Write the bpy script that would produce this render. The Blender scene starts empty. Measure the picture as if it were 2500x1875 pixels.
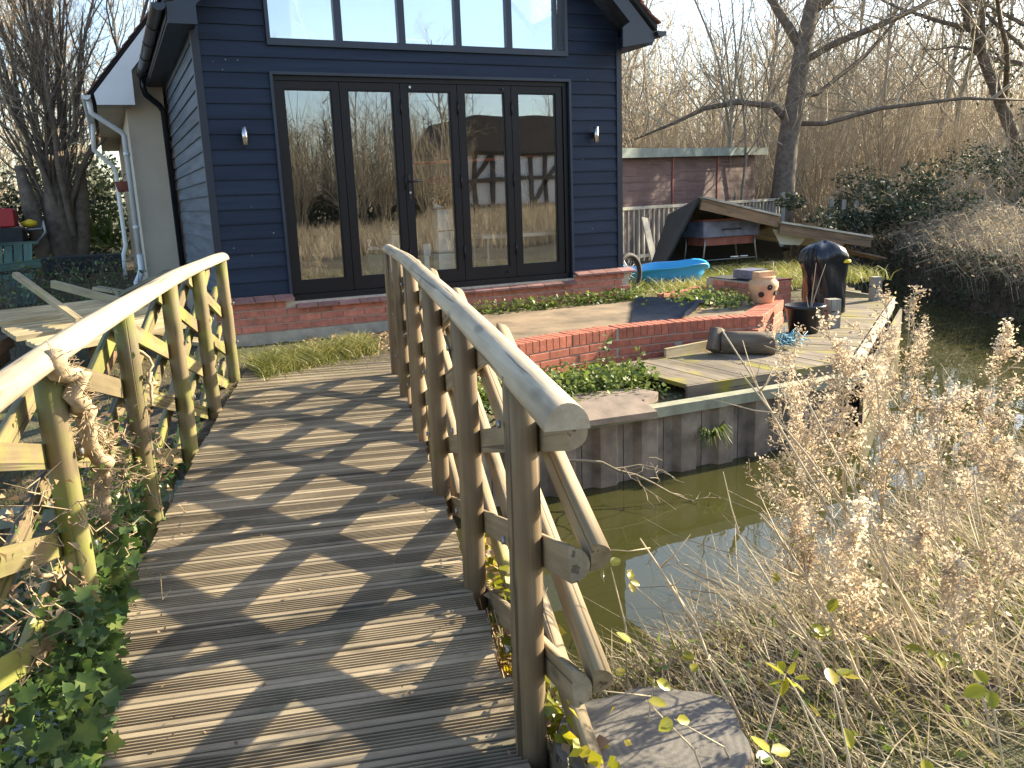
import bpy, math, random
import numpy as np
from mathutils import Vector, Matrix
R = math.radians
rnd = random.Random(7)
NP = np.random.default_rng(11)
scene = bpy.context.scene
COL = scene.collection

# ------------------------------------------------------------------ camera
cam_d = bpy.data.cameras.new('camera'); cam = bpy.data.objects.new('camera', cam_d); COL.objects.link(cam)
cam_d.sensor_width = 36.0; cam_d.sensor_fit = 'HORIZONTAL'; cam_d.lens = 29.51
cam_d.clip_start = 0.05; cam_d.clip_end = 2000
CAM = Vector((-0.876, -8.579, 1.318))
def cam_axes(yaw, pit, rol):
    f = Vector((math.sin(yaw)*math.cos(pit), math.cos(yaw)*math.cos(pit), -math.sin(pit)))
    r = Vector((math.cos(yaw), -math.sin(yaw), 0)); u = r.cross(f)
    c, s = math.cos(rol), math.sin(rol)
    return r*c + u*s, u*c - r*s, f
cr, cu, cf = cam_axes(R(24.758), R(12.564), R(-2.132))
cam.matrix_world = Matrix(((cr.x, cu.x, -cf.x, CAM.x), (cr.y, cu.y, -cf.y, CAM.y), (cr.z, cu.z, -cf.z, CAM.z), (0, 0, 0, 1)))
scene.camera = cam

# ------------------------------------------------------------------ sky and sun
SUN_EL, SUN_AZ = R(24.5), R(87.0)       # azimuth measured from +Y towards +X
w = bpy.data.worlds.new('World'); scene.world = w; w.use_nodes = True
wn = w.node_tree.nodes; wl = w.node_tree.links
sky = wn.new('ShaderNodeTexSky'); sky.sky_type = 'NISHITA'; sky.sun_disc = False
sky.sun_elevation = SUN_EL; sky.sun_rotation = SUN_AZ
sky.air_density = 1.0; sky.dust_density = 1.3; sky.ozone_density = 1.0
wn['Background'].inputs[1].default_value = 0.12
wl.new(sky.outputs[0], wn['Background'].inputs[0])
sd = bpy.data.lights.new('sun', 'SUN'); so = bpy.data.objects.new('sun', sd); COL.objects.link(so)
sd.energy = 5.0; sd.angle = R(0.53); sd.color = (1.0, 0.87, 0.62)
sv = Vector((math.sin(SUN_AZ)*math.cos(SUN_EL), math.cos(SUN_AZ)*math.cos(SUN_EL), math.sin(SUN_EL)))
so.rotation_euler = sv.to_track_quat('Z', 'Y').to_euler(); so.location = (20, 0, 12)
vs = scene.view_settings
vs.view_transform = 'Standard'; vs.look = 'None'; vs.gamma = 1.0; vs.use_curve_mapping = False
vs.exposure = 1.72
scene.render.engine = 'CYCLES'
scene.cycles.use_adaptive_sampling = True
scene.cycles.max_bounces = 8; scene.cycles.transparent_max_bounces = 12
scene.cycles.glossy_bounces = 4; scene.cycles.diffuse_bounces = 3

# ------------------------------------------------------------------ object helpers
WM = {}
def tag(o, label=None, cat=None, group=None, kind=None):
    if label: o['label'] = label
    if cat: o['category'] = cat
    if group: o['group'] = group
    if kind: o['kind'] = kind
    return o
def link(o, parent=None, M=None):
    COL.objects.link(o)
    M = M if M is not None else Matrix.Identity(4)
    WM[o] = M
    if parent is not None:
        o.parent = parent; o.matrix_basis = WM[parent].inverted() @ M
    else:
        o.matrix_basis = M
    return o
def thing(name, label, cat, loc=(0, 0, 0), group=None, kind=None):
    o = bpy.data.objects.new(name, None); o.empty_display_size = .1
    link(o, None, Matrix.Translation(Vector(loc)))
    return tag(o, label, cat, group, kind)
def obj(name, me, parent=None, M=None):
    o = bpy.data.objects.new(name, me); return link(o, parent, M)
def frame(origin, x, up=(0, 0, 1)):
    x = Vector(x).normalized(); up = Vector(up)
    y = up.cross(x)
    if y.length < 1e-5: y = Vector((0, 1, 0)).cross(x)
    y.normalize(); z = x.cross(y)
    o = Vector(origin)
    return Matrix(((x.x, y.x, z.x, o.x), (x.y, y.y, z.y, o.y), (x.z, y.z, z.z, o.z), (0, 0, 0, 1)))
def T(x, y, z): return Matrix.Translation((x, y, z))

class MB:
    def __init__(s): s.v = []; s.f = []; s.sm = []
    def add(s, vs_, fs, smooth=False):
        b = len(s.v); s.v += [tuple(v) for v in vs_]
        for f in fs: s.f.append(tuple(b+i for i in f)); s.sm.append(smooth)
        return s
    def box(s, x0, x1, y0, y1, z0, z1, M=None):
        v = [Vector((x, y, z)) for z in (z0, z1) for y in (y0, y1) for x in (x0, x1)]
        if M is not None: v = [M @ p for p in v]
        return s.add(v, [(0, 2, 3, 1), (4, 5, 7, 6), (0, 1, 5, 4), (2, 6, 7, 3), (0, 4, 6, 2), (1, 3, 7, 5)])
    def bevbox(s, x0, x1, y0, y1, z0, z1, b=.004):
        # box with chamfered long vertical and top edges (24-ish faces)
        def ring(z, i): return [(x0+i, y0+i+0*z, z), (x1-i, y0+i, z), (x1-i, y1-i, z), (x0+i, y1-i, z)]
        a = ring(z0, b) + ring(z0+b, 0) + ring(z1-b, 0) + ring(z1, b)
        f = [(3, 2, 1, 0), (12, 13, 14, 15)]
        for k in range(3):
            for i in range(4):
                j = (i+1) % 4; f.append((k*4+i, k*4+j, k*4+4+j, k*4+4+i))
        return s.add(a, f)
    def prism(s, poly, h0, h1, axis='z', smooth=False, caps=True):
        n = len(poly)
        def P(a, b, h): return {'z': (a, b, h), 'y': (a, h, b), 'x': (h, a, b)}[axis]
        v = [P(a, b, h0) for a, b in poly] + [P(a, b, h1) for a, b in poly]
        b0 = len(s.v); s.v += v
        for i in range(n):
            j = (i+1) % n; s.f.append((b0+i, b0+j, b0+n+j, b0+n+i)); s.sm.append(smooth)
        if caps:
            s.f.append(tuple(b0+i for i in reversed(range(n)))); s.sm.append(False)
            s.f.append(tuple(b0+n+i for i in range(n))); s.sm.append(False)
        return s
    def tube(s, pts, rad, n=8, caps=True, smooth=True, squash=1.0):
        pts = [Vector(p) for p in pts]
        if not hasattr(rad, '__len__'): rad = [rad]*len(pts)
        b0 = len(s.v); prev = None
        for i, p in enumerate(pts):
            d = (pts[min(i+1, len(pts)-1)] - pts[max(i-1, 0)]).normalized()
            a = prev if prev is not None else (Vector((0, 0, 1)) if abs(d.z) < .9 else Vector((1, 0, 0)))
            e1 = (a - d*a.dot(d)).normalized(); e2 = d.cross(e1); prev = e1
            for k in range(n):
                t = 2*math.pi*k/n
                q = p + (e1*math.cos(t)*squash + e2*math.sin(t))*rad[i]; s.v.append((q.x, q.y, q.z))
        m = len(pts)
        for i in range(m-1):
            for k in range(n):
                j = (k+1) % n
                s.f.append((b0+i*n+k, b0+i*n+j, b0+i*n+n+j, b0+i*n+n+k)); s.sm.append(smooth)
        if caps:
            s.f.append(tuple(b0+k for k in reversed(range(n)))); s.sm.append(False)
            s.f.append(tuple(b0+(m-1)*n+k for k in range(n))); s.sm.append(False)
        return s
    def lathe(s, prof, n=20, c=(0, 0), caps=True):
        b0 = len(s.v)
        for r_, z in prof:
            for k in range(n):
                t = 2*math.pi*k/n; s.v.append((c[0]+r_*math.cos(t), c[1]+r_*math.sin(t), z))
        for i in range(len(prof)-1):
            for k in range(n):
                j = (k+1) % n
                s.f.append((b0+i*n+k, b0+i*n+j, b0+i*n+n+j, b0+i*n+n+k)); s.sm.append(True)
        if caps:
            s.f.append(tuple(b0+k for k in reversed(range(n)))); s.sm.append(False)
            m = len(prof)-1
            s.f.append(tuple(b0+m*n+k for k in range(n))); s.sm.append(False)
        return s
    def mesh(s, name, mat):
        me = bpy.data.meshes.new(name); me.from_pydata(s.v, [], s.f)
        me.polygons.foreach_set('use_smooth', s.sm); me.materials.append(mat); me.update(); return me
    def build(s, name, mat, parent=None, M=None):
        # vertices are given in world space unless M is set
        return obj(name, s.mesh(name, mat), parent, M)

def np_mesh(name, V, F, mats, midx=None, smooth=False):
    """V (n,3) array, F (m,k) int array (all same k)"""
    V = np.asarray(V, np.float32); F = np.asarray(F, np.int32); m, k = F.shape
    me = bpy.data.meshes.new(name)
    me.vertices.add(len(V)); me.vertices.foreach_set('co', V.ravel())
    me.loops.add(m*k); me.loops.foreach_set('vertex_index', F.ravel())
    me.polygons.add(m); me.polygons.foreach_set('loop_start', np.arange(0, m*k, k, dtype=np.int32))
    me.polygons.foreach_set('loop_total', np.full(m, k, np.int32))
    if smooth: me.polygons.foreach_set('use_smooth', np.ones(m, bool))
    for mt in (mats if isinstance(mats, (list, tuple)) else [mats]): me.materials.append(mt)
    if midx is not None: me.polygons.foreach_set('material_index', np.asarray(midx, np.int32))
    me.update(calc_edges=True); return me

def segs_mesh(name, P0, P1, R0, R1, mat, n=3):
    """many tapered open tubes at once"""
    P0, P1 = np.asarray(P0, float), np.asarray(P1, float); R0, R1 = np.asarray(R0, float), np.asarray(R1, float)
    d = P1-P0; L = np.linalg.norm(d, axis=1, keepdims=True); d = d/np.maximum(L, 1e-9)
    a = np.where(np.abs(d[:, 2:3]) < .9, np.array([[0, 0, 1.]]), np.array([[1., 0, 0]]))
    e1 = np.cross(d, a); e1 /= np.linalg.norm(e1, axis=1, keepdims=True); e2 = np.cross(d, e1)
    m = len(P0); V = np.zeros((m, 2*n, 3))
    for k in range(n):
        t = 2*math.pi*k/n; o = e1*math.cos(t)+e2*math.sin(t)
        V[:, k] = P0+o*R0[:, None]; V[:, n+k] = P1+o*R1[:, None]
    base = (np.arange(m)*2*n)[:, None]
    F = np.concatenate([base+np.array([[k, (k+1) % n, n+(k+1) % n, n+k]]) for k in range(n)], 0)
    return np_mesh(name, V.reshape(-1, 3), F, mat, smooth=True)

def leaves_mesh(name, P, size, mat, rng, up=.4, aspect=.6, fold=.25):
    """small folded leaf quads (2 triangles each) at points P"""
    P = np.asarray(P, float); m = len(P)
    d = rng.normal(size=(m, 3)); d[:, 2] *= .6; d /= np.linalg.norm(d, axis=1, keepdims=True)
    nrm = rng.normal(size=(m, 3)); nrm[:, 2] += up*2; s = np.cross(nrm, d); s /= np.maximum(np.linalg.norm(s, axis=1, keepdims=True), 1e-6)
    nn = np.cross(d, s)
    sz = (np.asarray(size)*np.ones(m))[:, None]*(0.7+.6*rng.random((m, 1)))
    V = np.stack([P, P+d*sz*.5+s*sz*aspect*.5+nn*sz*fold*.3, P+d*sz, P+d*sz*.5-s*sz*aspect*.5+nn*sz*fold*.3], 1)
    F = (np.arange(m)*4)[:, None]+np.array([[0, 1, 2, 3]])
    return np_mesh(name, V.reshape(-1, 3), F, mat)

def blades_mesh(name, P, D, Wd, mat, segs=1):
    """thin tapered blades from P along curve: D list of offsets (m,3) for each control point"""
    P = np.asarray(P, float); m = len(P)
    pts = [P]
    for d in D: pts.append(P+d)
    k = len(pts); t = pts[-1]-pts[0]
    s = np.cross(t, NP.normal(size=(m, 3))); s /= np.maximum(np.linalg.norm(s, axis=1, keepdims=True), 1e-6)
    V = np.zeros((m, 2*k, 3)); W0 = (np.asarray(Wd)*np.ones(m))[:, None]
    for i, p in enumerate(pts):
        wdt = W0*(1-.85*i/(k-1)); V[:, 2*i] = p-s*wdt; V[:, 2*i+1] = p+s*wdt
    base = (np.arange(m)*2*k)[:, None]
    F = np.concatenate([base+np.array([[2*i, 2*i+1, 2*i+3, 2*i+2]]) for i in range(k-1)], 0)
    return np_mesh(name, V.reshape(-1, 3), F, mat)

# ------------------------------------------------------------------ materials
MATS = {}
def nodes(name):
    m = bpy.data.materials.new(name); m.use_nodes = True
    nt = m.node_tree; return m, nt.nodes, nt.links, nt.nodes['Principled BSDF']
def ramp(N, L, src, stops):
    r = N.new('ShaderNodeValToRGB'); e = r.color_ramp.elements
    while len(e) < len(stops): e.new(.5)
    for i, (p, c) in enumerate(stops):
        e[i].position = p; e[i].color = (*c, 1) if len(c) == 3 else c
    L.new(src, r.inputs[0]); return r.outputs[0]
def coords(N, L, scale=(1, 1, 1), kind='Object', rand=0.0):
    tc = N.new('ShaderNodeTexCoord'); mp = N.new('ShaderNodeMapping'); mp.inputs['Scale'].default_value = scale
    L.new(tc.outputs[kind], mp.inputs[0])
    if rand:
        oi = N.new('ShaderNodeObjectInfo'); mu = N.new('ShaderNodeMath'); mu.operation = 'MULTIPLY'; mu.inputs[1].default_value = rand
        L.new(oi.outputs['Random'], mu.inputs[0]); L.new(mu.outputs[0], mp.inputs['Location'])
    return mp.outputs[0]
def noise(N, L, vec, scale, detail=4, rough=.6, out='Fac'):
    n = N.new('ShaderNodeTexNoise'); n.inputs['Scale'].default_value = scale
    n.inputs['Detail'].default_value = detail; n.inputs['Roughness'].default_value = rough
    if vec is not None: L.new(vec, n.inputs['Vector'])
    return n.outputs[out]
def mix(N, L, fac, a, b, mode='MIX'):
    m = N.new('ShaderNodeMix'); m.data_type = 'RGBA'; m.blend_type = mode
    for sock, v in ((m.inputs['Factor'], fac), (m.inputs['A'], a), (m.inputs['B'], b)):
        if isinstance(v, (int, float)): sock.default_value = v
        elif isinstance(v, tuple): sock.default_value = (*v, 1)
        else: L.new(v, sock)
    return m.outputs['Result']
def bump(N, L, bsdf, h, dist=.01, strength=.5):
    b = N.new('ShaderNodeBump'); b.inputs['Distance'].default_value = dist; b.inputs['Strength'].default_value = strength
    L.new(h, b.inputs['Height']); L.new(b.outputs[0], bsdf.inputs['Normal'])
def vary(N, L, col, amount):
    oi = N.new('ShaderNodeObjectInfo'); hs = N.new('ShaderNodeHueSaturation')
    mr = N.new('ShaderNodeMapRange'); mr.inputs['To Min'].default_value = 1-amount; mr.inputs['To Max'].default_value = 1+amount
    L.new(oi.outputs['Random'], mr.inputs[0]); L.new(mr.outputs[0], hs.inputs['Value']); L.new(col, hs.inputs['Color'])
    return hs.outputs[0]

def mat_wood(name, c1, c2, c3=None, sc=(1.2, 22, 22), rough=.75, bstr=.5, stain=None, stain_sc=3.0, stain_lo=.5, var=.15, knots=True, kind='Object'):
    m, N, L, B = nodes(name)
    v = coords(N, L, sc, kind, rand=37.0)
    g = noise(N, L, v, 1.0, 6, .65)
    g2 = noise(N, L, coords(N, L, (sc[0]*2.5, sc[1]*3, sc[2]*3), kind, rand=11.), 1.0, 3, .6)
    col = ramp(N, L, g, [(.3, c1), (.7, c2)])
    col = mix(N, L, g2, col, mix(N, L, .5, col, c3 or c1), 'MIX')
    if stain:
        sn = noise(N, L, coords(N, L, (1, 1, 1), kind, rand=23.), stain_sc, 5, .65)
        sf = ramp(N, L, sn, [(stain_lo, (0, 0, 0)), (min(stain_lo+.16, 1), (1, 1, 1))])
        col = mix(N, L, sf, col, stain)
    cr_ = noise(N, L, coords(N, L, (sc[0]*.55, sc[1]*1.6, sc[2]*1.6), kind, rand=71.), 1.0, 2, .5)
    cf_ = ramp(N, L, cr_, [(.335, (1, 1, 1)), (.37, (0, 0, 0))]); col = mix(N, L, mix(N, L, .75, (0, 0, 0), cf_), col, tuple(x*.28 for x in c1))
    vo = N.new('ShaderNodeTexVoronoi'); vo.inputs['Scale'].default_value = 1.0; L.new(coords(N, L, (2.6, 9, 9), kind, rand=13.), vo.inputs['Vector'])
    kf = ramp(N, L, vo.outputs['Distance'], [(.07, (1, 1, 1)), (.16, (0, 0, 0))]); col = mix(N, L, mix(N, L, .6, (0, 0, 0), kf), col, tuple(x*.35 for x in c1))
    dn_ = noise(N, L, coords(N, L, (1.6, 5, 5), kind, rand=19.), 1.0, 4, .6); col = mix(N, L, 1.0, col, ramp(N, L, dn_, [(.3, (.62, .60, .58)), (.62, (1.12, 1.1, 1.08))]), 'MULTIPLY')
    col = vary(N, L, col, var)
    L.new(col, B.inputs['Base Color']); B.inputs['Roughness'].default_value = rough
    ad = N.new('ShaderNodeMath'); ad.operation = 'SUBTRACT'; L.new(g, ad.inputs[0]); L.new(cf_, ad.inputs[1])
    bump(N, L, B, ad.outputs[0], .004, bstr); MATS[name] = m; return m
def mat_plain(name, c, rough=.6, metal=0., nsc=6., amt=.25, bstr=.15, var=0., kind='Object', spec=.5):
    m, N, L, B = nodes(name)
    v = coords(N, L, (1, 1, 1), kind, rand=5.)
    n = noise(N, L, v, nsc, 5, .6)
    lo = tuple(x*(1-amt) for x in c); hi = tuple(min(1, x*(1+amt)) for x in c)
    col = ramp(N, L, n, [(.3, lo), (.7, hi)])
    if var: col = vary(N, L, col, var)
    L.new(col, B.inputs['Base Color']); B.inputs['Roughness'].default_value = rough; B.inputs['Metallic'].default_value = metal
    B.inputs['Specular IOR Level'].default_value = spec
    if bstr: bump(N, L, B, noise(N, L, v, nsc*6, 4, .6), .004, bstr)
    MATS[name] = m; return m
def mat_leaf(name, cols, rough=.45, trans=.35, nsc=9., kind='Object'):
    m, N, L, B = nodes(name)
    n = noise(N, L, coords(N, L, (1, 1, 1), kind, rand=50.), nsc, 3, .6)
    st = [(.3+.4*i/(len(cols)-1), c) for i, c in enumerate(cols)]
    col = ramp(N, L, n, st); col = vary(N, L, col, .2)
    L.new(col, B.inputs['Base Color']); B.inputs['Roughness'].default_value = rough
    tr = N.new('ShaderNodeBsdfTranslucent'); L.new(col, tr.inputs[0])
    mx = N.new('ShaderNodeMixShader'); mx.inputs[0].default_value = trans
    L.new(B.outputs[0], mx.inputs[1]); L.new(tr.outputs[0], mx.inputs[2])
    L.new(mx.outputs[0], N['Material Output'].inputs[0]); MATS[name] = m; return m

mat_wood('pole_wood', (.15, .10, .055), (.33, .245, .14), (.10, .065, .035), sc=(1.0, 26, 26), stain=(.15, .14, .035), stain_sc=2.2, stain_lo=.58, var=.12)
mat_wood('rail_wood', (.38, .315, .22), (.58, .51, .39), (.23, .18, .12), sc=(.8, 30, 30), stain=(.34, .33, .28), stain_sc=3, stain_lo=.62, var=.05)
mat_wood('brace_wood', (.21, .155, .088), (.41, .33, .205), (.14, .10, .055), sc=(1.0, 28, 28), stain=(.27, .28, .055), stain_sc=1.6, stain_lo=.60, var=.15)
mat_wood('green_wood', (.12, .09, .045), (.26, .205, .11), (.08, .058, .03), sc=(1.0, 26, 26), stain=(.17, .18, .035), stain_sc=2.6, stain_lo=.45, var=.15)
mat_wood('deck_wood', (.19, .15, .10), (.43, .36, .25), (.28, .235, .17), sc=(1.4, 16, 16), stain=(.12, .12, .08), stain_sc=2.2, stain_lo=.58, var=.25, rough=.7)
mat_wood('moss_wood', (.13, .105, .08), (.27, .225, .17), (.10, .08, .06), sc=(1.2, 18, 18), stain=(.24, .21, .022), stain_sc=2.4, stain_lo=.50, var=.2, rough=.9)
mat_wood('grey_wood', (.27, .26, .23), (.46, .44, .39), (.2, .19, .16), sc=(1.2, 22, 22), stain=(.25, .28, .17), stain_sc=2.2, stain_lo=.56, var=.12, rough=.85)
mat_wood('brown_wood', (.12, .075, .04), (.25, .16, .09), (.08, .05, .03), sc=(1.2, 20, 20), var=.15)
mat_wood('old_plank', (.30, .24, .14), (.54, .46, .29), (.2, .16, .09), sc=(1.0, 20, 20), stain=(.32, .30, .12), stain_sc=2.5, stain_lo=.55, var=.15, rough=.85)
mat_wood('shed_wood', (.11, .064, .062), (.17, .10, .095), (.08, .048, .045), sc=(1.2, 16, 16), stain=(.42, .36, .34), stain_sc=4, stain_lo=.68, var=.08)
mat_wood('log_bark', (.10, .075, .05), (.24, .19, .14), (.06, .045, .03), sc=(2, 14, 14), var=.1, rough=.9, bstr=.8)
mat_wood('turquoise_wood', (.06, .12, .10), (.12, .20, .165), (.04, .08, .065), sc=(1.2, 16, 16), stain=(.13, .2, .10), stain_sc=3, stain_lo=.55, var=.1)

def mat_board(name, c1, c2, rough, fleck=True):
    m, N, L, B = nodes(name)
    v = coords(N, L, (.9, 14, 14), rand=31.); g = noise(N, L, v, 1.0, 6, .65)
    col = ramp(N, L, g, [(.3, c1), (.72, c2)]); col = vary(N, L, col, .12)
    if fleck:
        vo = N.new('ShaderNodeTexVoronoi'); vo.inputs['Scale'].default_value = 9.
        L.new(coords(N, L, (1, 1, 1.3), rand=17.), vo.inputs['Vector'])
        f = ramp(N, L, vo.outputs['Distance'], [(.0, (1, 1, 1)), (.035, (1, 1, 1)), (.05, (0, 0, 0))])
        pick = ramp(N, L, noise(N, L, coords(N, L, (1, 1, 1), rand=9.), 1.4, 2), [(.52, (0, 0, 0)), (.56, (1, 1, 1))])
        col = mix(N, L, mix(N, L, 1.0, f, pick, 'MULTIPLY'), col, (.5, .5, .48))
    L.new(col, B.inputs['Base Color']); B.inputs['Roughness'].default_value = rough; B.inputs['Specular IOR Level'].default_value = .3; B.inputs['Specular Tint'].default_value = (.7, .82, 1, 1)
    bump(N, L, B, g, .004, .45); MATS[name] = m
mat_board('weatherboard', (.0075, .0115, .0225), (.018, .0265, .050), .5)
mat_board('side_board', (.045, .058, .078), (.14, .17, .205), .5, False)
mat_plain('trim_black', (.009, .014, .028), .45, amt=.2, nsc=4)
mat_plain('frame_dark', (.0085, .008, .010), .4, amt=.15, nsc=3, bstr=.03, spec=.28)
mat_plain('frame_blue', (.016, .025, .044), .38, amt=.15, nsc=3, bstr=.03)
mat_plain('black_plastic', (.012, .013, .016), .32, amt=.2, nsc=4, bstr=.05)
mat_plain('brick', (.43, .155, .105), .85, amt=.28, nsc=14, bstr=.5, var=.14)
mat_plain('brick_wall', (.40, .12, .072), .85, amt=.28, nsc=16, bstr=.5, var=.13)
mat_plain('mortar', (.40, .34, .27), .9, amt=.2, nsc=20, bstr=.4)
mat_plain('sill_tile', (.25, .13, .115), .6, amt=.35, nsc=10, bstr=.3, var=.3)
mat_plain('concrete', (.33, .30, .24), .9, amt=.25, nsc=8, bstr=.6)
mat_plain('patio_concrete', (.215, .155, .098), .9, amt=.5, nsc=2.5, bstr=.5)
mat_plain('render_cream', (.56, .48, .38), .9, amt=.08, nsc=2, bstr=.15)
mat_plain('white_paint', (.78, .79, .80), .4, amt=.05, nsc=3, bstr=.02)
mat_plain('pipe_white', (.70, .71, .70), .35, amt=.07, nsc=4, bstr=.02)
mat_plain('roof_tile', (.22, .105, .075), .85, amt=.4, nsc=12, bstr=.4)
mat_plain('lamp_steel', (.55, .55, .56), .3, metal=1., amt=.05, bstr=0)
mat_plain('interior_wall', (.16, .14, .12), .8, amt=.1, bstr=0)
mat_plain('interior_floor', (.12, .09, .065), .5, amt=.2, bstr=0)
mat_plain('interior_pale', (.72, .83, .92), .7, amt=.08, nsc=1.2, bstr=0)  # pale blue stands in for bright sky reflected in the upper panes
mat_plain('pin_pink', (.80, .72, .76), .7, amt=.1, nsc=6, bstr=0)
mat_plain('terracotta', (.60, .36, .20), .75, amt=.2, nsc=8, bstr=.3)
mat_plain('recess_shade', (.03, .02, .015), .9, amt=.1, bstr=0)  # near-black colour painted as shade inside the urn holes and post grooves
mat_plain('pool_blue', (.045, .34, .66), .4, amt=.12, nsc=3, bstr=.05)
mat_plain('tarp_black', (.013, .015, .020), .22, amt=.2, nsc=3, bstr=.1)
mat_plain('rubber_mat', (.06, .058, .062), .38, amt=.3, nsc=12, bstr=.2)
mat_plain('rubber', (.02, .019, .02), .75, amt=.2, nsc=20, bstr=.3)
mat_plain('felt_roof', (.20, .235, .21), .85, amt=.25, nsc=4, bstr=.3)
mat_plain('felt_black', (.022, .024, .026), .8, amt=.3, nsc=6, bstr=.3)
mat_plain('metal_grey', (.30, .30, .30), .45, metal=.8, amt=.2, bstr=.05)
mat_plain('enamel_blue', (.12, .125, .18), .5, amt=.45, nsc=7, bstr=.1)
mat_plain('rust_red', (.22, .065, .045), .7, amt=.3, nsc=7, bstr=.2)
mat_plain('red_plastic', (.42, .015, .025), .4, amt=.1, bstr=0)
mat_plain('yellow_plastic', (.75, .55, .02), .5, amt=.1, bstr=0)
mat_plain('green_label', (.08, .75, .15), .6, amt=.05, bstr=0)
mat_plain('cardboard', (.45, .36, .25), .85, amt=.1, bstr=.05)
mat_plain('white_paper', (.75, .76, .76), .7, amt=.04, bstr=0)
mat_plain('ink', (.03, .03, .035), .7, amt=.05, bstr=0)
mat_plain('white_box', (.84, .86, .88), .55, amt=.03, bstr=0)
mat_plain('gold', (.75, .5, .16), .25, metal=1., amt=.05, bstr=0)
mat_plain('porcelain', (.8, .8, .8), .25, amt=.04, bstr=0)
mat_plain('orange_pole', (.75, .17, .04), .5, amt=.1, bstr=0)
mat_plain('pile_steel', (.25, .195, .145), .8, amt=.5, nsc=5, bstr=.5, var=.2)
mat_plain('waling', (.27, .27, .19), .85, amt=.3, nsc=6, bstr=.4)
mat_plain('slab_stone', (.20, .155, .125), .9, amt=.3, nsc=7, bstr=.5, var=.1)
mat_plain('net_blue', (.10, .30, .42), .6, amt=.3, bstr=0)
mat_plain('plaster_white', (.62, .63, .62), .9, amt=.06, nsc=1.5, bstr=.05)
mat_plain('timber_dark', (.05, .04, .035), .8, amt=.2, bstr=.1)
mat_plain('bark', (.135, .105, .078), .9, amt=.4, nsc=9, bstr=.8)
mat_plain('bark_pale', (.25, .22, .17), .9, amt=.4, nsc=9, bstr=.6)
mat_plain('twig', (.40, .325, .225), .9, amt=.35, nsc=1.3, bstr=0)  # colour raised a little to stand in for haze over the trees
mat_plain('twig_dark', (.125, .095, .065), .9, amt=.35, nsc=1.3, bstr=0)
mat_plain('twig_pale', (.42, .35, .25), .9, amt=.3, nsc=1.3, bstr=0)
mat_leaf('ivy_leaf', [(.028, .065, .018), (.075, .13, .032), (.18, .22, .06)], rough=.42, trans=.3)
mat_leaf('evergreen', [(.026, .040, .022), (.048, .066, .034), (.09, .105, .055)], rough=.65, trans=.2, nsc=2.)
mat_leaf('weed_green', [(.06, .10, .02), (.12, .17, .035), (.22, .25, .06)], rough=.5, trans=.4, nsc=5.)
mat_leaf('grass_green', [(.05, .085, .015), (.20, .21, .05), (.40, .34, .12)], rough=.5, trans=.4, nsc=2.5)
mat_leaf('straw', [(.28, .22, .14), (.45, .38, .26), (.63, .56, .43)], rough=.7, trans=.35, nsc=2.5)
mat_leaf('straw_far', [(.19, .15, .095), (.30, .24, .16), (.42, .35, .24)], rough=.8, trans=.25, nsc=1.2)
mat_leaf('fluff', [(.36, .26, .165), (.53, .43, .31), (.76, .69, .56)], rough=.8, trans=.45, nsc=7.)
mat_leaf('bramble_leaf', [(.06, .12, .02), (.35, .33, .02), (.60, .42, .02)], rough=.4, trans=.45, nsc=4.)
mat_leaf('dead_leaf', [(.16, .09, .05), (.30, .19, .11), (.42, .32, .2)], rough=.8, trans=.2, nsc=6.)
mat_leaf('petal_red', [(.45, .01, .02), (.6, .02, .04)], rough=.5, trans=.2)
mat_plain('stalk', (.50, .40, .26), .8, amt=.35, nsc=5, bstr=0)
mat_plain('ivy_stem', (.36, .27, .17), .9, amt=.4, nsc=20, bstr=.6)

def mat_glass(name, tint, refl):
    m, N, L, B = nodes(name); N.remove(B)
    tr = N.new('ShaderNodeBsdfTransparent'); tr.inputs[0].default_value = (*tint, 1)
    gl = N.new('ShaderNodeBsdfGlossy'); gl.inputs['Roughness'].default_value = .0; gl.inputs[0].default_value = (.92, .96, 1, 1)
    fr = N.new('ShaderNodeFresnel'); fr.inputs[0].default_value = 1.5
    ad = N.new('ShaderNodeMath'); ad.operation = 'ADD'; ad.use_clamp = True; ad.inputs[1].default_value = refl
    L.new(fr.outputs[0], ad.inputs[0])
    nz = noise(N, L, coords(N, L, (1, 1, 1)), 1.3, 1); bp = N.new('ShaderNodeBump'); bp.inputs['Distance'].default_value = .004; bp.inputs['Strength'].default_value = .35
    L.new(nz, bp.inputs['Height']); L.new(bp.outputs[0], gl.inputs['Normal'])
    mx = N.new('ShaderNodeMixShader'); L.new(ad.outputs[0], mx.inputs[0]); L.new(tr.outputs[0], mx.inputs[1]); L.new(gl.outputs[0], mx.inputs[2])
    L.new(mx.outputs[0], N['Material Output'].inputs[0]); MATS[name] = m
mat_glass('door_glass', (.98, .99, .98), .15)
mat_glass('window_glass', (.92, .96, 1), .42)
m, N, L, B = nodes('sheet_clear'); B.inputs['Base Color'].default_value = (.62, .62, .58, 1); B.inputs['Roughness'].default_value = .35; B.inputs['Alpha'].default_value = .85; MATS['sheet_clear'] = m

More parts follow.
